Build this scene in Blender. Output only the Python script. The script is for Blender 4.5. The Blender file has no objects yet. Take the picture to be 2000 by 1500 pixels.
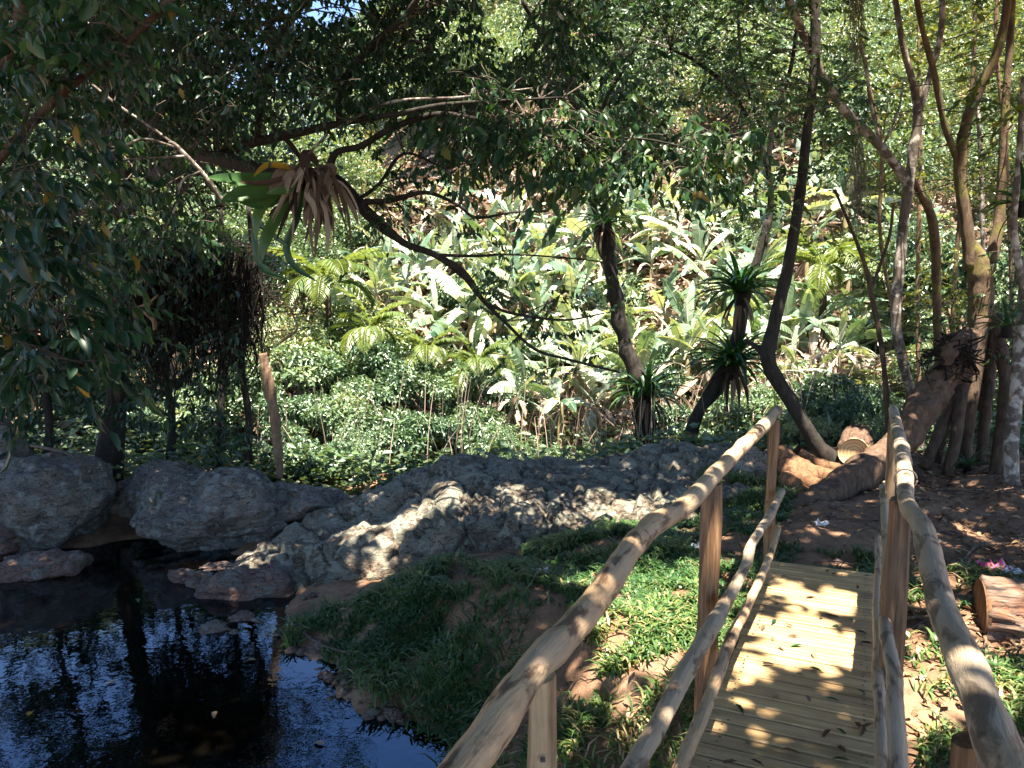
import bpy, bmesh, math, random
import numpy as np
from mathutils import Vector, Matrix

SC = bpy.context.scene
COL = SC.collection
rng = np.random.default_rng(7)
random.seed(7)

# ------------------------------------------------------------------ camera, sky, sun, exposure
CAM_Z = 1.75
PITCH = math.radians(5.83)
cam_d = bpy.data.cameras.new('camera'); cam = bpy.data.objects.new('camera', cam_d); COL.objects.link(cam)
cam_d.sensor_width = 36.0; cam_d.lens = 27.0; cam_d.clip_start = 0.05; cam_d.clip_end = 600
cam.location = (0, 0, CAM_Z); cam.rotation_euler = (math.pi / 2 - PITCH, 0, 0)
SC.camera = cam

S = np.array([0.03, -0.29, 1.0]); S /= np.linalg.norm(S)          # towards the sun
SUN_EL = math.asin(S[2]); SUN_ROT = math.atan2(S[0], S[1])
world = bpy.data.worlds.new('World'); SC.world = world; world.use_nodes = True
wn = world.node_tree.nodes; wl = world.node_tree.links
sky = wn.new('ShaderNodeTexSky'); sky.sky_type = 'NISHITA'; sky.sun_disc = False
sky.sun_elevation = SUN_EL; sky.sun_rotation = SUN_ROT
sky.air_density = 1.0; sky.dust_density = 0.2; sky.ozone_density = 4.5; sky.altitude = 600
bg = wn['Background']; bg.inputs['Strength'].default_value = 0.07
hs = wn.new('ShaderNodeHueSaturation'); hs.inputs['Saturation'].default_value = 0.98
wl.new(sky.outputs[0], hs.inputs['Color']); wl.new(hs.outputs[0], bg.inputs['Color'])
sun_d = bpy.data.lights.new('sun', 'SUN'); sun_d.energy = 5.0; sun_d.angle = math.radians(0.53); sun_d.color = (1.0, 0.89, 0.74)
sun = bpy.data.objects.new('sun', sun_d); COL.objects.link(sun)
sun.rotation_euler = Vector(-S).to_track_quat('-Z', 'Y').to_euler()
SC.view_settings.view_transform = 'Standard'; SC.view_settings.look = 'None'
SC.view_settings.gamma = 1.0; SC.view_settings.exposure = 2.6
try: SC.view_settings.use_curve_mapping = False
except Exception: pass
SC.cycles.use_denoising = True
SC.cycles.max_bounces = 6; SC.cycles.diffuse_bounces = 3; SC.cycles.glossy_bounces = 3; SC.cycles.transmission_bounces = 4
SC.cycles.caustics_reflective = False; SC.cycles.caustics_refractive = False

# ------------------------------------------------------------------ geometry from the picture
_cp, _sp = math.cos(PITCH), math.sin(PITCH)
def ray(px, py):
    a = (px - 1000) / 1500; b = (750 - py) / 1500
    return np.array([a, _cp + b * _sp, -_sp + b * _cp])
def at(px, py, Y):                                                 # the point seen at (px, py) at distance Y
    d = ray(px, py); return np.array([0, 0, CAM_Z]) + d * (Y / d[1])
def G(px, py, z):                                                  # the point seen at (px, py) at height z
    d = ray(px, py); return np.array([0, 0, CAM_Z]) + d * ((z - CAM_Z) / d[2])
def proj(p):
    q = np.asarray(p) - np.array([0, 0, CAM_Z])
    f = q[..., 1] * _cp - q[..., 2] * _sp; u = q[..., 1] * _sp + q[..., 2] * _cp
    return 1000 + 1500 * q[..., 0] / f, 750 - 1500 * u / f

# ------------------------------------------------------------------ noise
def _h(ix, iy, iz, seed):
    n = (ix.astype(np.int64) * 374761393 + iy.astype(np.int64) * 668265263 + iz.astype(np.int64) * 2147483647 + seed * 1274126177) & 0xFFFFFFFF
    n = ((n ^ (n >> 13)) * 1274126177) & 0xFFFFFFFF
    n = n ^ (n >> 16)
    return (n & 0xFFFF) / 65535.0
def vnoise(p, seed=0):
    p = np.asarray(p, float); i = np.floor(p); f = p - i; f = f * f * (3 - 2 * f); i = i.astype(np.int64)
    r = 0
    for dx in (0, 1):
        for dy in (0, 1):
            for dz in (0, 1):
                w = (f[..., 0] if dx else 1 - f[..., 0]) * (f[..., 1] if dy else 1 - f[..., 1]) * (f[..., 2] if dz else 1 - f[..., 2])
                r = r + w * _h(i[..., 0] + dx, i[..., 1] + dy, i[..., 2] + dz, seed)
    return r * 2 - 1
def fbm(p, octv=4, seed=0, gain=.5):
    a, s, r = 1.0, 1.0, 0
    p = np.asarray(p, float)
    for k in range(octv):
        r = r + a * vnoise(p * s, seed + k * 17); a *= gain; s *= 2.03
    return r
def sstep(x, a, b):
    t = np.clip((x - a) / (b - a), 0, 1); return t * t * (3 - 2 * t)
def unit(v): return v / (np.linalg.norm(v, axis=-1, keepdims=True) + 1e-9)

# ------------------------------------------------------------------ object helpers
ORI = {}
def mesh_np(name, verts, faces, attr=None, smooth=True):
    me = bpy.data.meshes.new(name)
    verts = np.asarray(verts, np.float32)
    if isinstance(faces, np.ndarray): faces = [faces]
    faces = [np.asarray(f, np.int32) for f in faces if len(f)]
    nl = sum(f.size for f in faces); nf = sum(len(f) for f in faces)
    me.vertices.add(len(verts)); me.vertices.foreach_set('co', verts.ravel())
    me.loops.add(nl); me.loops.foreach_set('vertex_index', np.concatenate([f.ravel() for f in faces]))
    me.polygons.add(nf)
    tot = np.concatenate([np.full(len(f), f.shape[1], np.int32) for f in faces])
    st = np.concatenate([[0], np.cumsum(tot)[:-1]]).astype(np.int32)
    me.polygons.foreach_set('loop_start', st)
    me.polygons.foreach_set('loop_total', tot)
    me.polygons.foreach_set('use_smooth', np.full(nf, smooth, bool))
    me.update(calc_edges=True)
    if attr is not None:
        at_ = me.attributes.new('v', 'FLOAT', 'FACE'); at_.data.foreach_set('value', np.asarray(attr, np.float32))
    me.validate()
    return me
def link(name, me, m=None, parent=None, kind=None, label=None):
    o = bpy.data.objects.new(name, me); COL.objects.link(o)
    if m is not None and me is not None:
        if not me.materials: me.materials.append(m)
    if parent is not None: o.parent = parent
    if kind: o['kind'] = kind
    if label: o['label'] = label
    return o
def thing(name, label, cat, loc=(0, 0, 0), group=None):
    o = bpy.data.objects.new(name, None); COL.objects.link(o); o.location = Vector(loc); o.empty_display_size = .1
    o['label'] = label; o['category'] = cat
    if group: o['group'] = group
    ORI[o.name] = np.array(loc, float)
    return o
def tag(o, label, cat, group=None):
    o['label'] = label; o['category'] = cat
    if group: o['group'] = group
    return o
def part(name, V, F, m, parent, attr=None, kind=None, smooth=True, label=None):
    r = parent
    while r.parent is not None: r = r.parent
    o = link(name, mesh_np(name, np.asarray(V) - ORI[r.name], F, attr, smooth), m, parent, kind, label)
    return o
def solo(name, V, F, m, label, cat, group=None, smooth=True, attr=None, origin=None):
    V = np.asarray(V); b = np.array([V[:, 0].mean(), V[:, 1].mean(), V[:, 2].min()]) if origin is None else np.asarray(origin)
    o = link(name, mesh_np(name, V - b, F, attr, smooth), m); o.location = Vector(b)
    return tag(o, label, cat, group)
def join(lst):
    V, F3, F4, n = [], [], [], 0
    for v, fs in lst:
        if isinstance(fs, np.ndarray): fs = [fs]
        V.append(v)
        for f in fs:
            if len(f): (F3 if f.shape[1] == 3 else F4).append(np.asarray(f) + n)
        n += len(v)
    out = []
    if F3: out.append(np.concatenate(F3))
    if F4: out.append(np.concatenate(F4))
    return np.concatenate(V), out

def catmull(P, n):
    P = np.asarray(P, float); m = len(P)
    if m == 2: t = np.linspace(0, 1, n)[:, None]; return P[0] * (1 - t) + P[1] * t
    Q = np.vstack([2 * P[0] - P[1], P, 2 * P[-1] - P[-2]])
    t = np.linspace(0, m - 1, n); i = np.minimum(t.astype(int), m - 2); f = (t - i)[:, None]
    a, b, c, d = Q[i], Q[i + 1], Q[i + 2], Q[i + 3]
    return .5 * (2 * b + (c - a) * f + (2 * a - 5 * b + 4 * c - d) * f ** 2 + (3 * b - a - 3 * c + d) * f ** 3)
def tube(P, R, sides=8, n=None, rough=0.0, seed=0, cap=True, fr=6.0, flute=0.0):
    n = n or max(4, 5 * len(P)); PR = catmull(np.column_stack([np.asarray(P, float), R]), n)
    C, r = PR[:, :3], np.maximum(PR[:, 3], .0008)
    T = unit(np.gradient(C, axis=0))
    ref = np.array([0.31, 0.2, 0.93]) if abs(T[:, 2].mean()) < .8 else np.array([.95, .1, .25])
    N = np.zeros_like(C); u = ref - T[0] * ref.dot(T[0]); N[0] = u / np.linalg.norm(u)
    for k in range(1, n):
        u = N[k - 1] - T[k] * N[k - 1].dot(T[k]); N[k] = u / np.linalg.norm(u)
    B = np.cross(T, N)
    a = np.linspace(0, 2 * np.pi, sides, endpoint=False)
    D = np.cos(a)[None, :, None] * N[:, None] + np.sin(a)[None, :, None] * B[:, None]
    rr = np.repeat(r[:, None], sides, 1)
    V = C[:, None] + D * rr[..., None]
    if rough > 0:
        rr = rr * (1 + rough * fbm(V * fr / 1.0, 3, seed))
        if flute: rr = rr * (1 + flute * np.abs(np.sin(a * 2.5 + seed))[None, :])
        V = C[:, None] + D * rr[..., None]
    V = V.reshape(-1, 3)
    i = np.arange(n - 1)[:, None] * sides; j = np.arange(sides)[None]; j2 = (j + 1) % sides
    F = np.stack([i + j, i + j2, i + sides + j2, i + sides + j], -1).reshape(-1, 4)
    fs = [F]
    if cap:
        V = np.vstack([V, C[0], C[-1]]); k = n * sides; jj = np.arange(sides)
        fs.append(np.concatenate([np.stack([np.full(sides, k), (jj + 1) % sides, jj], -1),
                                  np.stack([np.full(sides, k + 1), (n - 1) * sides + jj, (n - 1) * sides + (jj + 1) % sides], -1)]))
    return V, fs
def ptube(pts, sides=9, rough=.1, seed=0, n=None, fr=8.0, flute=0.0):      # pts: (px, py, Y, r_px)
    P = [at(p[0], p[1], p[2]) for p in pts]; R = [p[3] * p[2] / 1500 for p in pts]
    return tube(P, R, sides, n or 7 * len(pts), rough, seed, True, fr, flute)

# leaves: arrays of positions, axes, normals, lengths, widths
def leaves8(P, A, N, L, W):
    n = len(P); A = unit(A); B = unit(np.cross(N, A)); Nn = np.cross(A, B)
    t = np.array([0, .3, .3, .3, .68, .68, .68, 1.0]); s = np.array([0, -.5, 0, .5, -.4, 0, .4, 0]); h = np.array([0, .10, 0, .10, .06, -.04, .06, -.16])
    V = P[:, None] + A[:, None] * (t[None] * L[:, None])[..., None] + B[:, None] * (s[None] * W[:, None])[..., None] + Nn[:, None] * (h[None] * L[:, None])[..., None]
    f3 = np.array([[0, 2, 1], [0, 3, 2], [4, 5, 7], [5, 6, 7]]); f4 = np.array([[1, 2, 5, 4], [2, 3, 6, 5]])
    o = np.arange(n)[:, None, None] * 8
    return V.reshape(-1, 3), [(f3[None] + o).reshape(-1, 3), (f4[None] + o).reshape(-1, 4)], [4, 2]
def leaves2(P, A, N, L, W):
    n = len(P); A = unit(A); B = unit(np.cross(N, A)); Nn = np.cross(A, B)
    t = np.array([0, .45, 1.0, .45]); s = np.array([0, -.5, 0, .5]); h = np.array([0, .12, -.08, .12])
    V = P[:, None] + A[:, None] * (t[None] * L[:, None])[..., None] + B[:, None] * (s[None] * W[:, None])[..., None] + Nn[:, None] * (h[None] * L[:, None])[..., None]
    f3 = np.array([[0, 2, 1], [0, 3, 2]])
    return V.reshape(-1, 3), [(f3[None] + np.arange(n)[:, None, None] * 4).reshape(-1, 3)], [2]
def leafattr(v, counts):
    return np.concatenate([np.repeat(v, c) for c in counts])

# ------------------------------------------------------------------ materials
def mat(name):
    m = bpy.data.materials.new(name); m.use_nodes = True
    nt = m.node_tree; b = nt.nodes['Principled BSDF']
    return m, nt, b
def nd(nt, t, **k):
    n = nt.nodes.new(t)
    for a, v in k.items():
        if a in ('inp',):
            for i, x in v.items(): n.inputs[i].default_value = x
        else: setattr(n, a, v)
    return n
def ramp(nt, fac, stops, interp='LINEAR'):
    r = nt.nodes.new('ShaderNodeValToRGB'); e = r.color_ramp.elements; r.color_ramp.interpolation = interp
    while len(e) > 1: e.remove(e[-1])
    e[0].position = stops[0][0]; e[0].color = (*stops[0][1], 1)
    for p, c in stops[1:]:
        x = e.new(p); x.color = (*c, 1)
    nt.links.new(fac, r.inputs[0]); return r.outputs[0]
def coords(nt, kind='Object', scale=(1, 1, 1), rot=(0, 0, 0)):
    t = nt.nodes.new('ShaderNodeTexCoord'); mp = nt.nodes.new('ShaderNodeMapping')
    mp.inputs['Scale'].default_value = scale; mp.inputs['Rotation'].default_value = rot
    nt.links.new(t.outputs[kind], mp.inputs[0]); return mp.outputs[0]
def noise(nt, vec, scale, detail=6, rough=.6, dist=0):
    n = nd(nt, 'ShaderNodeTexNoise', inp={'Scale': scale, 'Detail': detail, 'Roughness': rough, 'Distortion': dist})
    nt.links.new(vec, n.inputs['Vector']); return n.outputs[0]
def mixc(nt, fac, a, b, mode='MIX'):
    n = nt.nodes.new('ShaderNodeMix'); n.data_type = 'RGBA'; n.blend_type = mode
    for s, v in ((n.inputs[0], fac), (n.inputs[6], a), (n.inputs[7], b)):
        if isinstance(v, (int, float)): s.default_value = v
        elif isinstance(v, tuple): s.default_value = (*v, 1)
        else: nt.links.new(v, s)
    return n.outputs[2]
def bump(nt, b, h, strength=.5, dist=.02, prev=None):
    n = nd(nt, 'ShaderNodeBump', inp={'Strength': strength, 'Distance': dist}); nt.links.new(h, n.inputs['Height'])
    if prev is not None: nt.links.new(prev, n.inputs['Normal'])
    nt.links.new(n.outputs[0], b.inputs['Normal']); return n.outputs[0]
def madd(nt, a, k, c):
    n = nd(nt, 'ShaderNodeMath', operation='MULTIPLY_ADD', inp={1: k, 2: c}); nt.links.new(a, n.inputs[0]); return n.outputs[0]

def leaf_mat(name, stops, trans=.3, rough=.42, spec=.5, tcol=(1.5, 1.35, .5), objrand=0.35, coat=0.0):
    m, nt, b = mat(name)
    a = nd(nt, 'ShaderNodeAttribute', attribute_name='v'); oi = nt.nodes.new('ShaderNodeObjectInfo')
    s1 = madd(nt, oi.outputs['Random'], objrand, -objrand / 2)
    ad = nd(nt, 'ShaderNodeMath', operation='ADD', use_clamp=True); nt.links.new(a.outputs['Fac'], ad.inputs[0]); nt.links.new(s1, ad.inputs[1])
    c = ramp(nt, ad.outputs[0], stops)
    nt.links.new(c, b.inputs['Base Color']); b.inputs['Roughness'].default_value = rough
    b.inputs['Specular IOR Level'].default_value = spec
    b.inputs['Coat Weight'].default_value = coat; b.inputs['Coat Roughness'].default_value = .25
    tr = nt.nodes.new('ShaderNodeBsdfTranslucent'); nt.links.new(mixc(nt, 1.0, c, tcol, 'MULTIPLY'), tr.inputs[0])
    mx = nt.nodes.new('ShaderNodeMixShader'); mx.inputs[0].default_value = trans
    nt.links.new(b.outputs[0], mx.inputs[1]); nt.links.new(tr.outputs[0], mx.inputs[2])
    nt.links.new(mx.outputs[0], nt.nodes['Material Output'].inputs[0])
    return m
M = {}
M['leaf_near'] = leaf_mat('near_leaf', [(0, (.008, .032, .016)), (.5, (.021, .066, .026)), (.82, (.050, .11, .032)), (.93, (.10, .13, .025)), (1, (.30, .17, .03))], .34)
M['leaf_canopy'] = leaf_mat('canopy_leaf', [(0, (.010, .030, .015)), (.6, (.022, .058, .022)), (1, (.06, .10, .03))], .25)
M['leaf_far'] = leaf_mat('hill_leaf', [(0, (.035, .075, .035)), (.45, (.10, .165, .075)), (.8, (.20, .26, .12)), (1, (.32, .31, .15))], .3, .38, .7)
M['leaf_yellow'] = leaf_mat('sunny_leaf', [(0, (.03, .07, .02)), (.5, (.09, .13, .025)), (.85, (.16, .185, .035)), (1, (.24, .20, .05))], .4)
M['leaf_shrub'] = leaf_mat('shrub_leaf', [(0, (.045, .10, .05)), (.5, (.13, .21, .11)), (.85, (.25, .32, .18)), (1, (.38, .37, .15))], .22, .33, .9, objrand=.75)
M['leaf_deep'] = leaf_mat('mid_tree_leaf', [(0, (.012, .04, .016)), (.5, (.03, .08, .028)), (.9, (.07, .13, .035)), (1, (.12, .14, .03))], .3)
M['banana'] = leaf_mat('banana_leaf', [(0, (.055, .12, .065)), (.4, (.18, .27, .165)), (1, (.48, .51, .40))], .28, .30, .8, objrand=.9, coat=.25)
M['palm'] = leaf_mat('palm_leaf', [(0, (.06, .12, .04)), (1, (.22, .28, .10))], .25, .35, .7, objrand=.5)
M['brom'] = leaf_mat('bromeliad_leaf', [(0, (.012, .05, .02)), (.6, (.03, .10, .035)), (1, (.09, .16, .04))], .25, .33, .6, objrand=.9)
M['dead'] = leaf_mat('dead_leaf', [(0, (.025, .015, .01)), (.35, (.09, .055, .038)), (.65, (.19, .135, .10)), (1, (.34, .27, .21))], .15, .7, .2, (1, .9, .7), objrand=.9)
M['yellow'] = leaf_mat('yellow_leaf', [(0, (.45, .26, .03)), (1, (.55, .36, .05))], .4, .5, .3, (1.1, 1, .6))
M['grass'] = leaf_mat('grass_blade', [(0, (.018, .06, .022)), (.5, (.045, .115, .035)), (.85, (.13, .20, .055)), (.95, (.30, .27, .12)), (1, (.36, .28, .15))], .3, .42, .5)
M['straw'] = leaf_mat('straw', [(0, (.16, .11, .08)), (.4, (.36, .27, .21)), (1, (.55, .46, .38))], .2, .6, .3, (1, .95, .85))
M['litter'] = leaf_mat('leaf_litter', [(0, (.07, .035, .02)), (.4, (.19, .105, .055)), (.8, (.33, .22, .125)), (1, (.42, .34, .22))], .1, .75, .2, (1, 1, 1))

def bark_mat(name, dark, light, moss=None, mossamt=.45, sc=14, pale=None):
    m, nt, b = mat(name); v = coords(nt, 'Object', (1, 1, .35))
    n1 = noise(nt, v, sc, 8, .7, .6); c = ramp(nt, n1, [(.3, dark), (.55, tuple((np.array(dark) + light) / 2)), (.75, light)])
    if pale is not None:
        n3 = noise(nt, coords(nt, 'Object', (1, 1, 1)), 7, 5, .65); c = mixc(nt, ramp(nt, n3, [(.5, (0, 0, 0)), (.6, (1, 1, 1))]), c, pale)
    if moss is not None:
        n2 = noise(nt, coords(nt), 5, 6, .65); c = mixc(nt, ramp(nt, n2, [(mossamt, (0, 0, 0)), (mossamt + .15, (1, 1, 1))]), c, moss)
    nt.links.new(c, b.inputs['Base Color']); b.inputs['Roughness'].default_value = .85; b.inputs['Specular IOR Level'].default_value = .25
    bump(nt, b, n1, .9, .03); return m
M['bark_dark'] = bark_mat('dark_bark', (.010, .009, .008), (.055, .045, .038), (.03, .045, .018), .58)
M['bark_brown'] = bark_mat('brown_bark', (.03, .02, .014), (.15, .10, .07), (.06, .07, .03), .6)
M['bark_moss'] = bark_mat('mossy_bark', (.04, .026, .017), (.20, .135, .085), (.13, .12, .03), .5)
M['bark_pale'] = bark_mat('pale_bark', (.05, .04, .033), (.22, .18, .15), (.10, .10, .04), .62, 12, (.42, .38, .34))
M['bark_log'] = bark_mat('fallen_bark', (.04, .023, .015), (.21, .135, .09), (.07, .05, .03), .6, 20)
M['root'] = bark_mat('pale_root', (.10, .06, .035), (.34, .23, .15), None, .5, 18)
M['rootred'] = bark_mat('red_root', (.07, .03, .015), (.34, .19, .10), None, .5, 22)
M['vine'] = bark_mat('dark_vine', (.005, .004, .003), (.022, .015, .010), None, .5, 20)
M['twig'] = bark_mat('twig', (.04, .03, .022), (.20, .16, .13), None, .5, 30)
M['moss'] = bark_mat('hanging_moss', (.12, .11, .07), (.34, .32, .24), None, .5, 20)

m, nt, b = mat('furrowed_bark'); M['bark_furrow'] = m
v = coords(nt, 'Object', (1, 1, 1), (0, 0, .37)); mp = nt.nodes.new('ShaderNodeMapping'); mp.inputs['Scale'].default_value = (3.0, 20, 20); nt.links.new(v, mp.inputs[0])
n1 = noise(nt, mp.outputs[0], 1.3, 7, .65, .9); n2 = noise(nt, v, 5, 5, .6)
c = ramp(nt, n1, [(.36, (.015, .010, .008)), (.46, (.13, .085, .06)), (.62, (.28, .20, .15))]); c = mixc(nt, ramp(nt, n2, [(.5, (0, 0, 0)), (.62, (.7, .7, .7))]), c, (.24, .10, .05), 'MIX')
nt.links.new(c, b.inputs['Base Color']); b.inputs['Roughness'].default_value = .9; bump(nt, b, n1, 1.0, .04)
BR_ANG = math.atan2(.907, .42)
def pole_mat(name, base, grey, spot):
    m, nt, b = mat(name)
    v = coords(nt, 'Object', (1, 1, 1), (0, 0, -BR_ANG)); mp = nt.nodes.new('ShaderNodeMapping'); mp.inputs['Scale'].default_value = (2.2, 14, 14)
    nt.links.new(v, mp.inputs[0]); v2 = mp.outputs[0]
    mp3 = nt.nodes.new('ShaderNodeMapping'); mp3.inputs['Scale'].default_value = (5, 16, 16); nt.links.new(v, mp3.inputs[0])
    n1 = noise(nt, v2, 1.2, 7, .65, .3); n2 = noise(nt, mp3.outputs[0], 1.0, 6, .6, .5); n3 = noise(nt, v, 2.0, 4, .5)
    c = ramp(nt, n1, [(.25, tuple(np.array(base) * .62)), (.5, base), (.75, tuple(np.array(base) * 1.25))])
    c = mixc(nt, ramp(nt, n3, [(.42, (0, 0, 0)), (.6, (.85, .85, .85))]), c, grey)
    c = mixc(nt, ramp(nt, n2, [(.52, (0, 0, 0)), (.60, (.9, .9, .9))]), c, spot)
    vo = nd(nt, 'ShaderNodeTexVoronoi', inp={'Scale': 7.0}); nt.links.new(v, vo.inputs['Vector'])
    c = mixc(nt, ramp(nt, vo.outputs['Distance'], [(.06, (.9, .9, .9)), (.13, (0, 0, 0))]), c, (.07, .045, .03))
    nt.links.new(c, b.inputs['Base Color']); b.inputs['Roughness'].default_value = .62; b.inputs['Specular IOR Level'].default_value = .35
    mp4 = nt.nodes.new('ShaderNodeMapping'); mp4.inputs['Scale'].default_value = (2.0, 45, 45); nt.links.new(v, mp4.inputs[0]); n5 = noise(nt, mp4.outputs[0], 1.0, 6, .7, .6)
    c = mixc(nt, ramp(nt, n5, [(.30, (.75, .75, .75)), (.38, (0, 0, 0))]), c, (.06, .04, .028)); nt.links.new(c, b.inputs['Base Color'])
    p = bump(nt, b, n1, .6, .015); bump(nt, b, n5, .7, .012, p); return m
M['pole'] = pole_mat('peeled_pole', (.47, .315, .18), (.38, .30, .205), (.11, .065, .04))
M['pole_grey'] = pole_mat('weathered_pole', (.37, .28, .19), (.31, .27, .21), (.10, .07, .05))

def wood_mat(name, stops, gx=(1.2, 30, 30), rot=(0, 0, 0), rand=.35, knots=True, bs=.25):
    m, nt, b = mat(name); t = nt.nodes.new('ShaderNodeTexCoord'); oi = nt.nodes.new('ShaderNodeObjectInfo')
    off = nd(nt, 'ShaderNodeVectorMath', operation='MULTIPLY_ADD'); cx = nt.nodes.new('ShaderNodeCombineXYZ')
    nt.links.new(oi.outputs['Random'], cx.inputs[0]); nt.links.new(oi.outputs['Random'], cx.inputs[1]); nt.links.new(oi.outputs['Random'], cx.inputs[2])
    off.inputs[1].default_value = (37, 19, 11); nt.links.new(cx.outputs[0], off.inputs[0]); nt.links.new(t.outputs['Object'], off.inputs[2])
    mp = nt.nodes.new('ShaderNodeMapping'); mp.inputs['Scale'].default_value = gx; mp.inputs['Rotation'].default_value = rot; nt.links.new(off.outputs[0], mp.inputs[0])
    n1 = noise(nt, mp.outputs[0], 1.5, 8, .65, .4)
    c = ramp(nt, n1, stops)
    n2 = noise(nt, off.outputs[0], 3.5, 5, .6); c = mixc(nt, ramp(nt, n2, [(.46, (0, 0, 0)), (.72, (.6, .6, .6))]), c, (.17, .115, .07))
    if knots:
        vo = nd(nt, 'ShaderNodeTexVoronoi', inp={'Scale': 4.5}); nt.links.new(off.outputs[0], vo.inputs['Vector'])
        c = mixc(nt, ramp(nt, vo.outputs['Distance'], [(.03, (.85, .85, .85)), (.08, (0, 0, 0))]), c, (.12, .06, .03))
    hsv = nt.nodes.new('ShaderNodeHueSaturation'); nt.links.new(madd(nt, oi.outputs['Random'], rand, 1 - rand / 2), hsv.inputs['Value']); nt.links.new(c, hsv.inputs['Color'])
    nt.links.new(hsv.outputs[0], b.inputs['Base Color']); b.inputs['Roughness'].default_value = .6
    bump(nt, b, n1, bs, .006); return m
M['plank'] = wood_mat('pine_plank', [(.32, (.25, .155, .065)), (.5, (.43, .285, .13)), (.68, (.54, .385, .195))], rand=.5, bs=.5)
M['post'] = wood_mat('split_post', [(.36, (.035, .018, .009)), (.5, (.15, .075, .032)), (.64, (.30, .17, .08))], (22, 22, 1.5), rand=.5)
M['post_pale'] = wood_mat('pale_split_post', [(.36, (.11, .065, .03)), (.5, (.28, .185, .095)), (.64, (.40, .29, .165))], (22, 22, 1.5), rand=.2)

def rock_mat(name, base, lich, crack, red, redamt=.55, lam=.55, isle=.75):
    m, nt, b = mat(name); v = coords(nt); vs = coords(nt, 'Object', (1.3, 1.3, 5.0), (.35, .25, .2))
    n1 = noise(nt, v, 2.4, 10, .68, .4); n2 = noise(nt, v, 6.5, 9, .72, .5); n3 = noise(nt, vs, 3.0, 9, .7, .5); n4 = noise(nt, v, 1.2, 4, .6)
    c = ramp(nt, n1, [(.25, tuple(np.array(base) * .5)), (.5, base), (.8, tuple(np.array(base) * 1.4))])
    c = mixc(nt, ramp(nt, n4, [(redamt, (0, 0, 0)), (redamt + .12, (.85, .85, .85))]), c, red)
    c = mixc(nt, ramp(nt, n2, [(lam, (0, 0, 0)), (lam + .05, (.9, .9, .9))]), c, lich)
    vo = nd(nt, 'ShaderNodeTexVoronoi', feature='DISTANCE_TO_EDGE', inp={'Scale': 5.5})
    dv = nd(nt, 'ShaderNodeVectorMath', operation='ADD'); nt.links.new(vs, dv.inputs[0])
    nn = nd(nt, 'ShaderNodeTexNoise', inp={'Scale': 4.0, 'Detail': 5.0}); nt.links.new(v, nn.inputs['Vector']); nt.links.new(nn.outputs['Color'], dv.inputs[1]); nt.links.new(dv.outputs[0], vo.inputs['Vector'])
    ck = ramp(nt, vo.outputs['Distance'], [(.0, (1, 1, 1)), (.05, (0, 0, 0))])
    ck2 = ramp(nt, n3, [(.31, (1, 1, 1)), (.37, (0, 0, 0))])
    c = mixc(nt, ck2, c, crack); c = mixc(nt, ck, c, crack)
    v2 = nd(nt, 'ShaderNodeTexVoronoi', inp={'Scale': 10.0}); v3 = nd(nt, 'ShaderNodeTexVoronoi', feature='DISTANCE_TO_EDGE', inp={'Scale': 10.0}); dv2 = nd(nt, 'ShaderNodeVectorMath', operation='MULTIPLY_ADD'); dv2.inputs[1].default_value = (.32, .32, .32)
    nn2 = nd(nt, 'ShaderNodeTexNoise', inp={'Scale': 9.0, 'Detail': 6.0}); nt.links.new(v, nn2.inputs['Vector']); nt.links.new(nn2.outputs['Color'], dv2.inputs[0]); nt.links.new(v, dv2.inputs[2]); nt.links.new(dv2.outputs[0], v2.inputs['Vector']); nt.links.new(dv2.outputs[0], v3.inputs['Vector'])
    sep = nt.nodes.new('ShaderNodeSeparateColor'); nt.links.new(v2.outputs['Color'], sep.inputs[0]); isl = ramp(nt, sep.outputs[0], [(isle, (0, 0, 0)), (isle + .05, (.85, .85, .85))])
    c = mixc(nt, isl, c, mixc(nt, ramp(nt, sep.outputs[1], [(0, (0, 0, 0)), (1, (1, 1, 1))]), tuple(np.array(lich) * .6), tuple(np.array(lich) * 1.02))); c = mixc(nt, ramp(nt, v3.outputs['Distance'], [(.0, (.5, .5, .5)), (.05, (0, 0, 0))]), c, tuple(np.array(crack) * 1.6))
    mo = noise(nt, v, 3.3, 7, .65, .3); c = mixc(nt, ramp(nt, mo, [(.60, (0, 0, 0)), (.68, (.8, .8, .8))]), c, (.055, .062, .025)); c = mixc(nt, ck2, c, crack)
    nt.links.new(c, b.inputs['Base Color']); b.inputs['Roughness'].default_value = .8; b.inputs['Specular IOR Level'].default_value = .3
    p = bump(nt, b, n3, 1.0, .06); p = bump(nt, b, n2, .6, .03, p)
    iv = nd(nt, 'ShaderNodeMath', operation='SUBTRACT', inp={0: 1.0}); nt.links.new(ck, iv.inputs[1]); bump(nt, b, iv.outputs[0], .7, .03, p)
    return m
M['rock'] = rock_mat('lichen_rock', (.155, .125, .092), (.29, .285, .225), (.028, .024, .02), (.34, .26, .185), .52, .57, .42)
M['rock_grey'] = rock_mat('grey_boulder', (.155, .135, .118), (.25, .25, .225), (.03, .027, .024), (.27, .19, .145), .55, .555)
M['rock_warm'] = rock_mat('warm_rock', (.36, .28, .21), (.42, .40, .34), (.07, .05, .035), (.40, .28, .19), .5, .62)
M['rock_red'] = rock_mat('reddish_rock', (.17, .115, .095), (.22, .20, .175), (.03, .02, .016), (.20, .115, .085), .45, .64)

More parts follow.
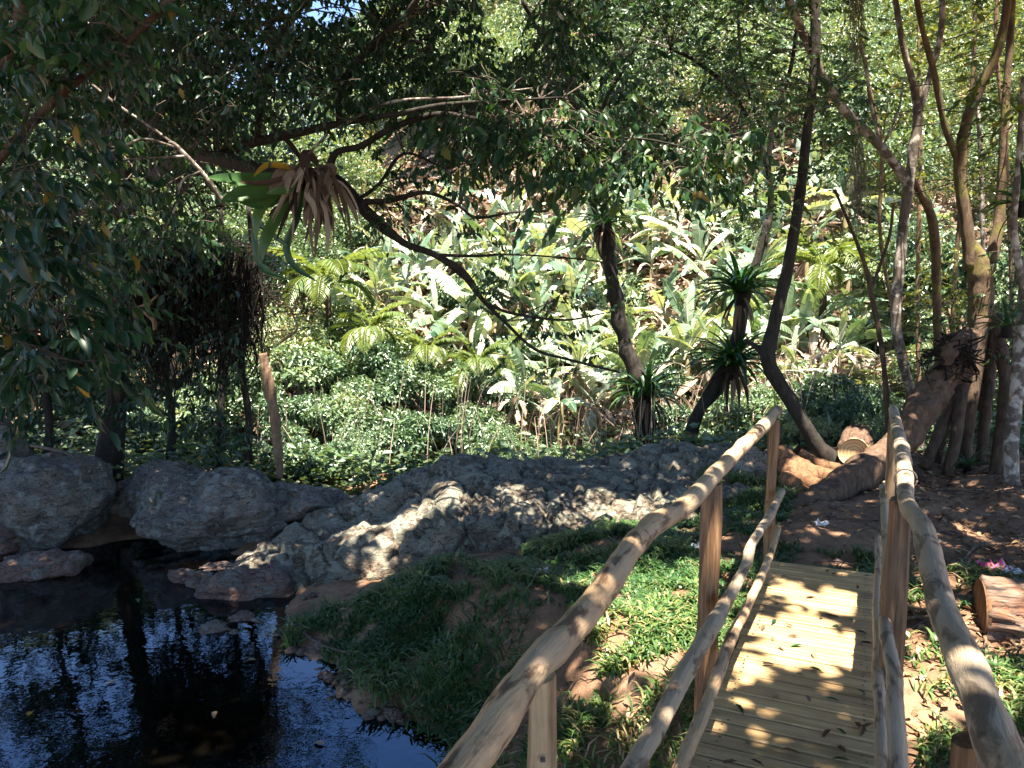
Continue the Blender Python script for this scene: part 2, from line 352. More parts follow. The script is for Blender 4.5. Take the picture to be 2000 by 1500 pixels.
m, nt, b = mat('soil'); M['soil'] = m
v = coords(nt); n1 = noise(nt, v, 1.3, 10, .65); n2 = noise(nt, v, 14, 8, .7); n3 = noise(nt, v, 60, 4, .6)
c = ramp(nt, n1, [(.3, (.11, .062, .038)), (.5, (.24, .142, .088)), (.7, (.37, .235, .15))])
c = mixc(nt, ramp(nt, n2, [(.45, (0, 0, 0)), (.7, (.7, .7, .7))]), c, (.11, .062, .04)); c = mixc(nt, ramp(nt, n3, [(.6, (0, 0, 0)), (.72, (.6, .6, .6))]), c, (.36, .27, .19))
nt.links.new(c, b.inputs['Base Color']); b.inputs['Roughness'].default_value = .95; b.inputs['Specular IOR Level'].default_value = .15
p = bump(nt, b, n2, .8, .05); bump(nt, b, n3, .5, .012, p)

m, nt, b = mat('water'); M['water'] = m
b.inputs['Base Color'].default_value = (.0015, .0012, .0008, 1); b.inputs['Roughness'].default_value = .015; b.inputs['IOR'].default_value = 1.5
b.inputs['Specular IOR Level'].default_value = 1.0; b.inputs['Specular Tint'].default_value = (.16, .50, 1.0, 1)  # blue tint puts a deep blue sky reflection into the water's specular colour
v = coords(nt, 'Object', (1, 1, 1)); n1 = noise(nt, v, 3.2, 3, .5, .3); n2 = noise(nt, v, 16, 2, .5)
p = bump(nt, b, n1, .05, .05); bump(nt, b, n2, .06, .012, p)

def flat_mat(name, col, rough=.6, var=0):
    m, nt, b = mat(name)
    if var:
        c = ramp(nt, noise(nt, coords(nt), var, 6, .6), [(.3, tuple(np.array(col) * .55)), (.7, tuple(np.minimum(np.array(col) * 1.3, .95)))]); nt.links.new(c, b.inputs['Base Color'])
    else: b.inputs['Base Color'].default_value = (*col, 1)
    b.inputs['Roughness'].default_value = rough; return m
M['metal'] = flat_mat('rusty_metal', (.08, .06, .05), .5, 40)
M['pink'] = flat_mat('pink_wrapper', (.62, .10, .25), .35, 30)
M['white'] = flat_mat('white_litter', (.6, .6, .62), .5, 30)
M['fencewhite'] = flat_mat('white_paint', (.75, .75, .73), .5, 8)
m, nt, b = mat('cut_wood'); M['cut'] = m
t = nt.nodes.new('ShaderNodeTexCoord'); wv = nd(nt, 'ShaderNodeTexWave', wave_type='RINGS', rings_direction='SPHERICAL', inp={'Scale': 9.0, 'Distortion': 3.0, 'Detail': 3.0}); nt.links.new(t.outputs['Object'], wv.inputs['Vector'])
n1 = noise(nt, t.outputs['Object'], 9, 6, .6)
c = ramp(nt, wv.outputs['Fac'], [(.2, (.42, .28, .14)), (.7, (.60, .45, .26))]); c = mixc(nt, ramp(nt, n1, [(.5, (0, 0, 0)), (.7, (.7, .7, .7))]), c, (.45, .24, .08))
nt.links.new(c, b.inputs['Base Color']); b.inputs['Roughness'].default_value = .75; bump(nt, b, n1, .4, .01)

# ------------------------------------------------------------------ terrain
WZ = -0.9
shore_px = [(0, 1112), (110, 1106), (220, 1090), (310, 1086), (345, 1150), (400, 1230), (470, 1285), (560, 1335), (640, 1405), (760, 1510)]
shore = [np.array([-6.0, 7.6])] + [G(a, b_, WZ)[:2] for a, b_ in shore_px]
POLY = np.array(shore + [np.array(q) for q in [(-.45, 3.6), (.25, 2.7), (1.6, 2.0), (4, 1.5), (9, 1.1), (9, -3.5), (3, -4.2), (-2, -4.6), (-6, -4.6)]], float)
def shore_d(x, y):                                                   # > 0 on land, < 0 in the pond
    P = np.stack([np.ravel(x), np.ravel(y)], -1); d = np.full(len(P), 1e9); ins = np.zeros(len(P), bool)
    for k in range(len(POLY)):
        a, b_ = POLY[k], POLY[(k + 1) % len(POLY)]; e = b_ - a
        t = np.clip(((P - a) @ e) / (e @ e), 0, 1); d = np.minimum(d, np.linalg.norm(P - a - t[:, None] * e, axis=1))
        cr = (a[1] > P[:, 1]) != (b_[1] > P[:, 1])
        if abs(e[1]) > 1e-9: ins ^= cr & (P[:, 0] < a[0] + (P[:, 1] - a[1]) / e[1] * e[0])
    return np.where(ins, -d, d).reshape(np.shape(x))
U2 = np.array([.42, .907]); U2 /= np.linalg.norm(U2); V2 = np.array([U2[1], -U2[0]])
END = (G(1510, 1105, 0)[:2] + G(1704, 1110, 0)[:2]) / 2
def H(x, y):
    x = np.asarray(x, float); y = np.asarray(y, float); d = shore_d(x, y)
    P = np.stack([x, y, np.zeros_like(x)], -1)
    top = -.12 - .22 * sstep(5.0 - y, 0, 2.0)
    side = (x - END[0]) * V2[0] + (y - END[1]) * V2[1]
    top = top - .22 * sstep(-side, .5, 2.2) * sstep(9 - y, 0, 2)                            # left bank a little lower
    top = top + .08 * sstep(x, 3.0, 5.0) * sstep(y, 5.0, 8.0)
    val = sstep(y, 9.2, 11.5) * (1 - sstep(x, 2.5, 4.2))
    wr = sstep(y, 6.6 - .9 * sstep(-x, -.5, 1.5), 7.7 - .9 * sstep(-x, -.5, 1.5)) * (1 - sstep(x, .3, 2.2)); top = top * (1 - wr) + (-.80) * wr
    top = top * (1 - val) + (-.80) * val
    hill = np.clip(y - 15.5, 0, 38) * (.56 + .04 * np.sin(x * .12 + 1) - .24 * sstep(-x / np.maximum(y, 4), .02, .28)) * sstep(y, 13, 20)
    hill = hill + 1.2 * fbm(P / 7.0, 3, 5) * sstep(y, 16, 24)
    land = top + hill + .07 * fbm(P * 1.3, 4, 3) + .02 * fbm(P * 5, 3, 9)
    w = sstep(d, -.05, 1.5)
    bank = WZ - .12 + .03 * fbm(P * 3, 3, 4)
    d = d + .16 * fbm(P * 1.9, 3, 61); w = sstep(d, -.05, 1.5)
    h = np.where(d > 0, bank + (land - bank) * np.maximum(w, np.minimum(d * .35, .25)), WZ - .12 - np.minimum(.5, -d * .4))
    return h
def axis_map(n, a, lo, hi):
    t = np.linspace(np.arcsinh(lo / a), np.arcsinh(hi / a), n); return a * np.sinh(t)
gx = axis_map(420, 6, -75, 75) + 1.0; gy = axis_map(440, 7, -22, 85) + 6
XX, YY = np.meshgrid(gx, gy); ZZ = H(XX, YY)
nx, ny = len(gx), len(gy); ii = np.arange(ny - 1)[:, None] * nx + np.arange(nx - 1)[None]
link('ground', mesh_np('ground', np.stack([XX, YY, ZZ], -1).reshape(-1, 3), np.stack([ii, ii + 1, ii + nx + 1, ii + nx], -1).reshape(-1, 4)), M['soil'], None, 'structure')
wx = np.linspace(-8, 10, 60); wy = np.linspace(-6, 9, 50); A_, B_ = np.meshgrid(wx, wy); ii = np.arange(49)[:, None] * 60 + np.arange(59)[None]
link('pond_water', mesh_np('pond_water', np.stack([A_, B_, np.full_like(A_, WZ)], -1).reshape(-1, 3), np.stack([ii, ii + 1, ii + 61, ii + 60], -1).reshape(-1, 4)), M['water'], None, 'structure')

# ------------------------------------------------------------------ sunlit openings in the crowns
LIT = []   # (target point, radius)
def lit(px, py, z, r): LIT.append((G(px, py, z), r))
for a in [(1555, 1152, 0, .22), (1645, 1158, 0, .2), (1560, 1240, 0, .32), (1625, 1265, 0, .3), (1530, 1270, 0, .24), (1460, 1310, 0, .15), (1440, 1335, 0, .12), (1620, 1112, 0, .10), (1555, 1200, 0, .13), (1640, 1195, 0, .13), (1580, 1290, 0, .15)]: lit(*a)
for a in [(1190, 1150, -.35, .30), (1280, 1165, -.3, .42), (1340, 1210, -.25, .40), (1250, 1230, -.35, .42), (1220, 1305, -.4, .30), (1290, 1330, -.35, .22), (1370, 1120, -.2, .25), (1200, 1390, -.45, .14), (1330, 1300, -.3, .2), (1290, 1440, -.4, .15)]: lit(*a)
for a in [(1810, 1310, -.2, .3), (1850, 1350, -.2, .35), (1900, 1320, -.2, .3), (1790, 1420, -.25, .2), (1830, 1120, -.1, .2), (1900, 1010, 0, .2), (1780, 1150, -.1, .15), (1790, 1240, -.15, .2), (1840, 1400, -.25, .15), (1960, 1385, -.2, .2), (1630, 1040, -.05, .12), (1860, 1180, -.1, .2), (1960, 1150, .1, .3)]: lit(*a)
for a in [(840, 950, -.05, .36), (770, 985, -.2, .34), (700, 1000, -.3, .22), (735, 1060, -.45, .25), (860, 930, 0, .25), (690, 1030, -.4, .15), (1170, 960, 0, .16), (1240, 950, .05, .2), (900, 1015, -.3, .12)]: lit(*a)
LIT.append((at(1668, 888, 8.0), .5)); LIT.append((at(1580, 925, 7.6), .3)); LIT.append((at(1570, 850, 8.5), .16)); LIT.append((at(1600, 880, 8.5), .14))
for px, py, r in [(1240, 1065, .07), (1290, 1015, .08), (1120, 1225, .05), (1000, 1380, .05), (930, 1470, .05), (1400, 925, .12), (1460, 860, .12), (1850, 1210, .05), (1800, 1040, .05), (1940, 1440, .05), (1170, 1140, .07), (1065, 1325, .10), (1045, 1370, .06), (1350, 965, .16), (1430, 890, .2), (1490, 830, .2), (1770, 960, .07), (1760, 880, .10), (1750, 820, .12), (1875, 1290, .08), (1895, 1340, .05)]:
    LIT.append((G(px, py, .98), r))
for px, py, Y, r in [(1772, 400, 9.5, .2), (1750, 600, 9.5, .25), (1920, 560, 9, .35), (1890, 430, 9, .3), (1830, 520, 11, .3), (1880, 800, 9, .2), (1855, 860, 9, .2), (1590, 60, 8.8, .25), (1545, 500, 8.8, .12), (1960, 250, 9, .3), (1600, 880, 8.4, .3), (535, 780, 9.5, .3), (1000, 280, 6.5, .4), (1250, 310, 6.2, .5), (1380, 310, 6.1, .5), (1120, 290, 6.3, .4), (900, 265, 6.6, .3), (260, 380, 6.6, .3), (400, 420, 6.6, .25), (1190, 300, 6.3, .25), (690, 60, 7, .2), (1430, 1130, 4.2, .1), (1475, 1050, 4.9, .12)]:
    LIT.append((at(px, py, Y), r))
for px, py, Y, r in [(610, 900, 10.9, .7), (700, 880, 11.3, .7), (800, 840, 11.8, .8), (690, 810, 12.4, .9), (590, 810, 12.3, .7), (905, 830, 12.6, .8), (980, 870, 12, .6), (1060, 880, 12.3, .5), (760, 740, 13.4, 1.0), (880, 750, 13.4, 1.0), (640, 720, 13.6, 1.0), (570, 680, 14.2, 1.0), (700, 640, 15, 1.0), (1470, 840, 12.2, .6), (1540, 780, 13.4, .7), (1320, 820, 12.9, .5), (400, 830, 13.0, .5), (330, 860, 12.8, .4), (480, 800, 13, .4)]:
    LIT.append((at(px, py, Y), r * 1.35))
LT = np.array([l[0] for l in LIT]); LR = np.array([l[1] for l in LIT])
def shade_keep(P, jitter=.28):                                        # crowns have openings where the photograph shows sun patches
    keep = np.ones(len(P), bool); jr = 1 + jitter * vnoise(P * 2.5, 77)
    for T, R in zip(LT, LR):
        q = P - T; t = q @ S; dist = np.linalg.norm(q - t[:, None] * S, axis=1)
        keep &= ~((t > .5) & (dist < R * jr))
    return keep

# ------------------------------------------------------------------ footbridge
B0 = np.array([END[0], END[1], 0.0])
bridge = thing('footbridge', 'wooden plank footbridge with peeled pole handrails leading to the far bank', 'footbridge', (0, 0, 0))
def bw(s, t, z): return np.array([B0[0] + U2[0] * s + V2[0] * t, B0[1] + U2[1] * s + V2[1] * t, z])
def chamfer_box(lx, ly, lz, c=.004):
    a, h = ly / 2, lz / 2
    prof = [(-a, -h), (a, -h), (a, h - c), (a - c, h), (-a + c, h), (-a, h - c)]
    V = np.array([(x, p[0], p[1]) for x in (-lx / 2, lx / 2) for p in prof]); k = len(prof); j = np.arange(k)
    return V, [np.stack([j, (j + 1) % k, (j + 1) % k + k, j + k], -1)[:, ::-1], np.array([list(range(k))]), np.array([list(range(2 * k - 1, k - 1, -1))])]
PW = .094
wid = np.linalg.norm(G(1510, 1105, 0)[:2] - G(1704, 1110, 0)[:2]); W_D = wid + .03
pm = []
for k in range(5):
    V, F = chamfer_box(W_D + [0, .012, -.008, .02, .005][k], PW - [.010, .015, .009, .018, .012][k], .026)
    V[:, 2] += .0015 * np.sin(V[:, 0] * 5 + k) + .001 * np.sin(V[:, 1] * 40 + k); pm.append(mesh_np('plank', V, F, smooth=False))
yaw = math.atan2(V2[1], V2[0]); nails = []
for k in range(64):
    o = link('plank', pm[k % 5], M['plank'], bridge); p = bw(-PW * (k + .5), rng.normal(0, .006), -.013 + rng.normal(0, .0016))
    o.location = Vector(p); o.rotation_euler = (rng.normal(0, .006), rng.normal(0, .004), yaw + rng.normal(0, .0035) + (math.pi if k % 2 else 0))
    for t in (-W_D / 2 + .07, W_D / 2 - .075):
        for ds in (-.02, .022):
            c0 = bw(-PW * (k + .5) + ds + rng.normal(0, .004), t + rng.normal(0, .008), .0015); a = np.linspace(0, 2 * np.pi, 6, endpoint=False)
            nails.append((np.vstack([c0 + np.stack([np.cos(a) * .0065, np.sin(a) * .0065, 0 * a], -1), c0 + [0, 0, .001]]), np.array([[i, (i + 1) % 6, 6] for i in range(6)])))
V, F = join(nails); part('nails', V, F, M['metal'], bridge, kind='stuff')
for t in (-W_D / 2 + .06, W_D / 2 - .06):
    V, F = chamfer_box(6.0, .07, .12); R = np.array([[U2[0], -U2[1], 0], [U2[1], U2[0], 0], [0, 0, 1]]); part('beam', V @ R.T + bw(-3.0, t, -.088), F, M['post'], bridge, smooth=False)
def rail(name, pts, z, rpx_or_r, m, seed, zs=None):
    P = [G(px, py, (z if zs is None else zs[i])) for i, (px, py) in enumerate(pts)]
    R = rpx_or_r if hasattr(rpx_or_r, '__len__') else [rpx_or_r] * len(P)
    P = np.array(P); P[:, 2] += .012 * np.sin(np.arange(len(P)) * 1.9 + seed)
    V, F = tube(P, np.array(R) * .89, 20, 16 * len(P), .11, seed, True, 9.0)
    # knots
    for k in range(9):
        c0 = P[rng.integers(1, len(P) - 1)] + rng.normal(0, .05, 3); d = np.linalg.norm(V - c0, axis=1); i = len(V) - 2
    return part(name, V, F, M[m], bridge)
rail('handrail', [(1516, 803), (1490, 830), (1448, 876), (1398, 928), (1335, 985), (1272, 1028), (1228, 1085), (1180, 1145), (1120, 1220), (1040, 1318), (960, 1425), (880, 1520), (760, 1680), (560, 1950)], .97,
     [.046, .045, .043, .041, .043, .045, .044, .043, .043, .042, .042, .042, .042, .042], 'pole', 3)
rail('handrail', [(1745, 797), (1752, 840), (1763, 890), (1768, 935), (1772, 985), (1800, 1035), (1822, 1110), (1846, 1195), (1880, 1290), (1918, 1375), (1955, 1460), (1995, 1560), (2080, 1760)], .97,
     [.037, .042, .043, .040, .036, .040, .041, .040, .041, .042, .044, .044, .044], 'pole_grey', 11)
rail('middle_rail', [(1527, 963), (1500, 1010), (1468, 1062), (1458, 1105), (1432, 1150), (1405, 1195), (1370, 1262), (1330, 1330), (1285, 1410), (1235, 1505), (1150, 1660)], .44, [.03, .031, .030, .030, .031, .036, .038, .036, .035, .035, .035], 'pole_grey', 21)
rail('lower_rail', [(1521, 1032), (1505, 1085), (1480, 1140), (1452, 1195), (1430, 1245), (1405, 1310), (1375, 1385), (1345, 1460), (1320, 1530), (1270, 1660)], .20, [.02, .023, .026, .028, .029, .030, .030, .030, .030, .030], 'pole', 31)
rail('middle_rail', [(1724, 950), (1729, 1010), (1731, 1080), (1729, 1160), (1731, 1230), (1745, 1310), (1748, 1380), (1752, 1450), (1756, 1530), (1765, 1660)], .44, [.026, .027, .028, .027, .029, .031, .031, .031, .031, .031], 'pole_grey', 41)
rail('lower_rail', [(1714, 1050), (1716, 1110), (1713, 1180), (1716, 1250), (1714, 1320), (1721, 1390), (1722, 1460), (1724, 1540), (1730, 1660)], .20, [.022, .024, .025, .026, .026, .027, .028, .028, .028], 'pole_grey', 51)
def post(px, Y, ztop, zbot, w, dth, m, rotz, seed, lean=0.0):
    c0 = at(px, 900, Y); n = 9; V = []
    prof = [(-.46, -.30), (-.2, -.48), (.12, -.52), (.40, -.36), (.52, -.02), (.44, .30), (.15, .50), (-.2, .50), (-.45, .28), (-.53, 0)]
    for k in range(n):
        t = k / (n - 1); z = zbot + (ztop - zbot) * t; s = 1.0 - .12 * t + .05 * math.sin(k * 1.7 + seed)
        for j, (a, b_) in enumerate(prof):
            e = 1 + .22 * vnoise(np.array([j * 3.1, k * .55, seed * 5.0]))
            x, y = a * w * s * e, b_ * dth * s * e; V.append((c0[0] + x * math.cos(rotz) - y * math.sin(rotz) + lean * (t - .5), c0[1] + x * math.sin(rotz) + y * math.cos(rotz), z + (.012 * a if k == n - 1 else 0)))
    k_ = len(prof); F = [[i * k_ + j, i * k_ + (j + 1) % k_, (i + 1) * k_ + (j + 1) % k_, (i + 1) * k_ + j] for i in range(n - 1) for j in range(k_)]
    return part('post', np.array(V), [np.array(F), np.array([list(range((n - 1) * k_, n * k_))])], M[m], bridge, smooth=False)
post(1508, 5.33, .955, -.35, .085, .07, 'post', .5, 1)
post(1390, 3.42, .945, -.6, .095, .085, 'post', .6, 2, .01)
post(1062, 1.72, .885, -1.1, .072, .06, 'post_pale', .7, 3)
post(1741, 5.30, .97, -.3, .075, .07, 'post_pale', .1, 4)
post(1762, 3.12, .955, -.5, .105, .09, 'post', .1, 5, .01)
post(1928, 1.40, .92, -1.1, .07, .06, 'post', .3, 6)
for bp in [G(1393, 938, .95), G(1508, 815, .95), G(1394, 1195, .44), G(1508, 990, .44), G(1762, 985, .95), G(1742, 812, .95)]:
    bv, bf = chamfer_box(.02, .02, .012); part('bolt', bv + bp + [0.0, -.045, 0], bf, M['metal'], bridge, smooth=False)
bv, bf = chamfer_box(.012, .012, .008); part('bolt', bv + at(1060, 1483, 1.675), bf, M['metal'], bridge, smooth=False)
wa = np.linspace(0, 2 * np.pi, 14); wc = G(1769, 936, .97); side3 = np.array([V2[0], V2[1], 0])
V, F = tube(wc + np.outer(np.cos(wa), side3) * .046 + np.outer(np.sin(wa), [0, 0, 1.0]) * .046, [.004] * 14, 5, 28, 0); part('wire_tie', V, F, M['metal'], bridge)

# ------------------------------------------------------------------ rocks
def rock(name, label, px, py, Y, rad, m, seed, yaw=0.0, sub=5, planes=16, rough=.16, tilt=(0, 0), group=None, strata=.03, zc=None):
    r = np.random.default_rng(seed); bm = bmesh.new(); bmesh.ops.create_icosphere(bm, subdivisions=sub, radius=1.0)
    D = np.array([v.co[:] for v in bm.verts]); F = np.array([[v.index for v in f.verts] for f in bm.faces]); bm.free(); D = unit(D)
    n = unit(r.normal(size=(planes, 3))); d = r.uniform(.62, 1.0, planes)
    q = D @ n.T; rr = np.where(q > .05, d[None] / np.maximum(q, .05), 9); k = 22.0
    R = -np.log(np.exp(-k * np.minimum(rr, 1.15)).sum(1) + np.exp(-k * 1.05)) / k
    R = R + rough * fbm(D * 1.6 + seed, 4, seed)
    P = D * R[:, None] * np.array(rad)
    cy, sy = math.cos(yaw), math.sin(yaw); tx, ty = tilt
    Rx = np.array([[1, 0, 0], [0, math.cos(tx), -math.sin(tx)], [0, math.sin(tx), math.cos(tx)]]); Ry = np.array([[math.cos(ty), 0, math.sin(ty)], [0, 1, 0], [-math.sin(ty), 0, math.cos(ty)]])
    Rz = np.array([[cy, -sy, 0], [sy, cy, 0], [0, 0, 1]]); Dn = (D / np.array(rad)); Dn = unit(Dn)
    # bedding: layers step out along a tilted axis
    ax = unit(np.array([.25, -.35, 1.0])); lay = P @ ax; lay = lay + .10 * fbm(P * 2.2, 3, seed + 3)
    st = np.abs(((lay * 9.0) % 1.0) - .5) * 2
    P = P + Dn * (strata * (st - .5) + .085 * fbm(P * 2.1, 3, seed + 21) + .03 * fbm(P * 4.5, 4, seed + 7) + .012 * fbm(P * 16, 3, seed + 9))[:, None]
    P = P @ (Rz @ Ry @ Rx).T
    c0 = at(px, py, Y)
    if zc is not None: c0 = np.array([c0[0], c0[1], zc])
    o = link(name, mesh_np(name, P, F), M[m]); o.location = Vector(c0)
    return tag(o, label, 'rock', group)
RG = 'rocks around the pond'
rock('boulder', 'big grey cracked boulder at the left pond edge', 88, 1003, 8.5, (.78, .75, .70), 'rock_grey', 11, .3, 6, 14, .12)
rock('boulder', 'grey boulder top rising behind the big left boulder', 0, 880, 9.6, (.42, .5, .46), 'rock_grey', 12, .2, 5, 12, .1)
rock('boulder', 'reddish grey stone against the left edge below the big boulder', 5, 1050, 7.9, (.32, .3, .27), 'rock_red', 13, .7, 5, 14, .14)
rock('rock', 'low dark rock in the water under the big left boulder', 75, 1108, 7.5, (.42, .3, .13), 'rock_red', 14, .1, 5, 14, .2)
rock('boulder', 'long blue grey layered boulder beside the big left boulder', 420, 1005, 8.7, (1.02, .8, .52), 'rock_grey', 15, -.2, 6, 16, .12, (.12, .12), None, .05)
rock('rock', 'rounded grey hump on the left end of the layered boulder', 315, 965, 9.2, (.5, .5, .42), 'rock_grey', 16, .5, 5, 14, .1)
rock('rock', 'flat grey ledge tapering right from the layered boulder', 580, 985, 8.9, (.75, .5, .22), 'rock_grey', 17, -.1, 5, 16, .12, (0, .1))
def outcrop():
    foot = [(440, 1150, 7.25), (520, 1165, 7.0), (610, 1165, 6.85), (700, 1125, 6.9), (790, 1090, 6.9), (880, 1075, 6.8), (960, 1080, 6.7), (1060, 1100, 6.5), (1160, 1100, 6.45), (1250, 1075, 6.6), (1340, 1045, 7.0), (1420, 1010, 7.5), (1500, 975, 8.0), (1560, 960, 8.4)]
    brow = [(450, 1130, 7.35), (530, 1100, 7.3), (620, 1085, 7.25), (710, 1052, 7.3), (800, 1030, 7.35), (880, 1012, 7.15), (960, 1022, 7.0), (1060, 1030, 6.85), (1160, 1032, 6.8), (1250, 1010, 6.95), (1340, 985, 7.3), (1420, 960, 7.7), (1500, 935, 8.2), (1560, 945, 8.5)]
    crest = [(455, 1118, 7.6), (545, 1050, 7.95), (640, 1002, 8.3), (735, 962, 8.6), (830, 916, 8.9), (895, 890, 9.0), (980, 902, 9.0), (1090, 902, 8.9), (1200, 888, 9.0), (1290, 868, 9.1), (1350, 866, 9.15), (1420, 872, 9.2), (1500, 890, 9.2), (1560, 935, 9.1)]
    def row(q, dz=0, dy=0): return catmull(np.array([at(*p) for p in q]) + [0, dy, dz], 300)
    rows = [row(foot, -.5, .12), row(foot, -.1, 0), row(brow), (row(brow) * .5 + row(crest) * .5) + [0, 0, .03], row(crest), row(crest, -.16, .4), row(crest, -.6, .7), row(crest, -1.2, .85)]
    R = np.stack(rows, 0); m = 170; t = np.linspace(0, 7, m); i = np.minimum(t.astype(int), 6); f = (t - i)[:, None, None]; Q = np.concatenate([2 * R[:1] - R[1:2], R, 2 * R[-1:] - R[-2:-1]])
    a, b_, c, d = Q[i], Q[i + 1], Q[i + 2], Q[i + 3]; V = .5 * (2 * b_ + (c - a) * f + (2 * a - 5 * b_ + 4 * c - d) * f ** 2 + (3 * b_ - a - 3 * c + d) * f ** 3)
    N = unit(np.cross(np.gradient(V, axis=1), np.gradient(V, axis=0))); 
    wq = V + .25 * np.stack([fbm(V * 1.7, 3, 1), fbm(V * 1.7, 3, 2), fbm(V * 1.7, 3, 3)], -1)
    # tilted bedding: steps that rise up to the right, split by cross joints
    l1 = wq @ unit(np.array([-.55, .25, .8])) * 6.5; l2 = wq @ unit(np.array([.8, .5, .3])) * 2.3
    stp = (l1 % 1.0); stp = np.minimum(stp * 1.25, (1 - stp) * 5); cell = _h(np.floor(l1).astype(np.int64), np.floor(l2).astype(np.int64), np.zeros_like(l1).astype(np.int64), 5)
    jn = np.minimum(l2 % 1.0, 1 - l2 % 1.0)
    disp = .065 * (stp - .5) + .075 * (cell - .5) - .05 * np.exp(-(jn / .06) ** 2) + .09 * fbm(V * 1.4, 3, 11) + .024 * fbm(V * 5, 4, 12) + .010 * fbm(V * 18, 3, 13)
    V = V + N * disp[..., None]; n = 300; ii = np.arange(m - 1)[:, None] * n + np.arange(n - 1)[None]
    solo('rock_outcrop', V.reshape(-1, 3), np.stack([ii, ii + 1, ii + n + 1, ii + n], -1).reshape(-1, 4), M['rock'], 'long craggy lichen spotted outcrop running from the pool to behind the left handrail', 'rock')
outcrop()
rock('rock', 'brown rounded rock behind the far left post', 1465, 945, 8.5, (.42, .4, .40), 'rock_warm', 22, .4, 5, 16, .1)
rock('rock', 'pale wedge of rock between the two left posts', 1440, 985, 7.4, (.27, .25, .2), 'rock_grey', 23, .9, 5, 12, .1, (0, .4))
rock('rock', 'small lichen spotted rock sunk in the grass', 812, 1158, 6.35, (.38, .22, .15), 'rock', 24, .05, 5, 16, .18)
rock('rock', 'flat reddish slab at the pond edge', 430, 1130, 7.45, (.62, .42, .16), 'rock_red', 25, -.3, 6, 16, .16)
rock('rock', 'reddish rock shelf stepping down to the water', 500, 1160, 7.0, (.45, .35, .2), 'rock_red', 26, .4, 5, 16, .18)
rock('rock', 'dark wet rock half under water below the reddish slab', 465, 1245, 6.2, (.36, .26, .22), 'rock_red', 27, .2, 5, 16, .16)
rock('rock', 'reddish ledge under the grass at the middle of the pond bank', 610, 1300, 5.75, (.5, .26, .2), 'rock_red', 41, -.45, 5, 16, .16)
rock('rock', 'brown muddy ledge at the lowest corner of the pond bank', 735, 1440, 4.85, (.4, .2, .16), 'rock_red', 42, -.6, 5, 16, .16)
rock('rock', 'submerged brown rock along the pond bank', 545, 1345, 5.5, (.46, .22, .15), 'rock_red', 28, -.5, 5, 16, .16)
rock('rock', 'smallest dark stone low on the pond bank', 655, 1410, 4.95, (.26, .16, .09), 'rock_red', 29, -.6, 4, 16, .16)
rock('rock', 'short reddish rock jutting from the foot of the lichen slab', 585, 1120, 7.3, (.35, .3, .18), 'rock_red', 30, .3, 5, 16, .16)

# ------------------------------------------------------------------ foliage builders
UNIT_LEAF = []
for v_ in (.15, .4, .6, .8):
    V, F, c_ = leaves8(np.zeros((1, 3)), np.array([[1., 0, 0]]), np.array([[0, 0, 1.]]), np.array([1.]), np.array([.36 + .12 * v_]))
    me = mesh_np('leaf', V, F, leafattr(np.array([v_]), c_)); UNIT_LEAF.append(me)
def leaf_objects(root, P, A, N, L, v, m, name='leaf', meshes=None):
    base = ORI[root.name]; A = unit(A); B = unit(np.cross(N, A)); Nn = np.cross(A, B)
    ms = []
    for me in (meshes or UNIT_LEAF):
        q = me.copy(); q.materials.clear(); q.materials.append(m); ms.append(q)
    for k in range(len(P)):
        o = bpy.data.objects.new(name, ms[min(len(ms) - 1, int(v[k] * len(ms)))]); COL.objects.link(o); o.parent = root
        R = Matrix(((A[k, 0] * L[k], B[k, 0] * L[k], Nn[k, 0] * L[k], P[k, 0] - base[0]), (A[k, 1] * L[k], B[k, 1] * L[k], Nn[k, 1] * L[k], P[k, 1] - base[1]), (A[k, 2] * L[k], B[k, 2] * L[k], Nn[k, 2] * L[k], P[k, 2] - base[2]), (0, 0, 0, 1)))
        o.matrix_basis = R
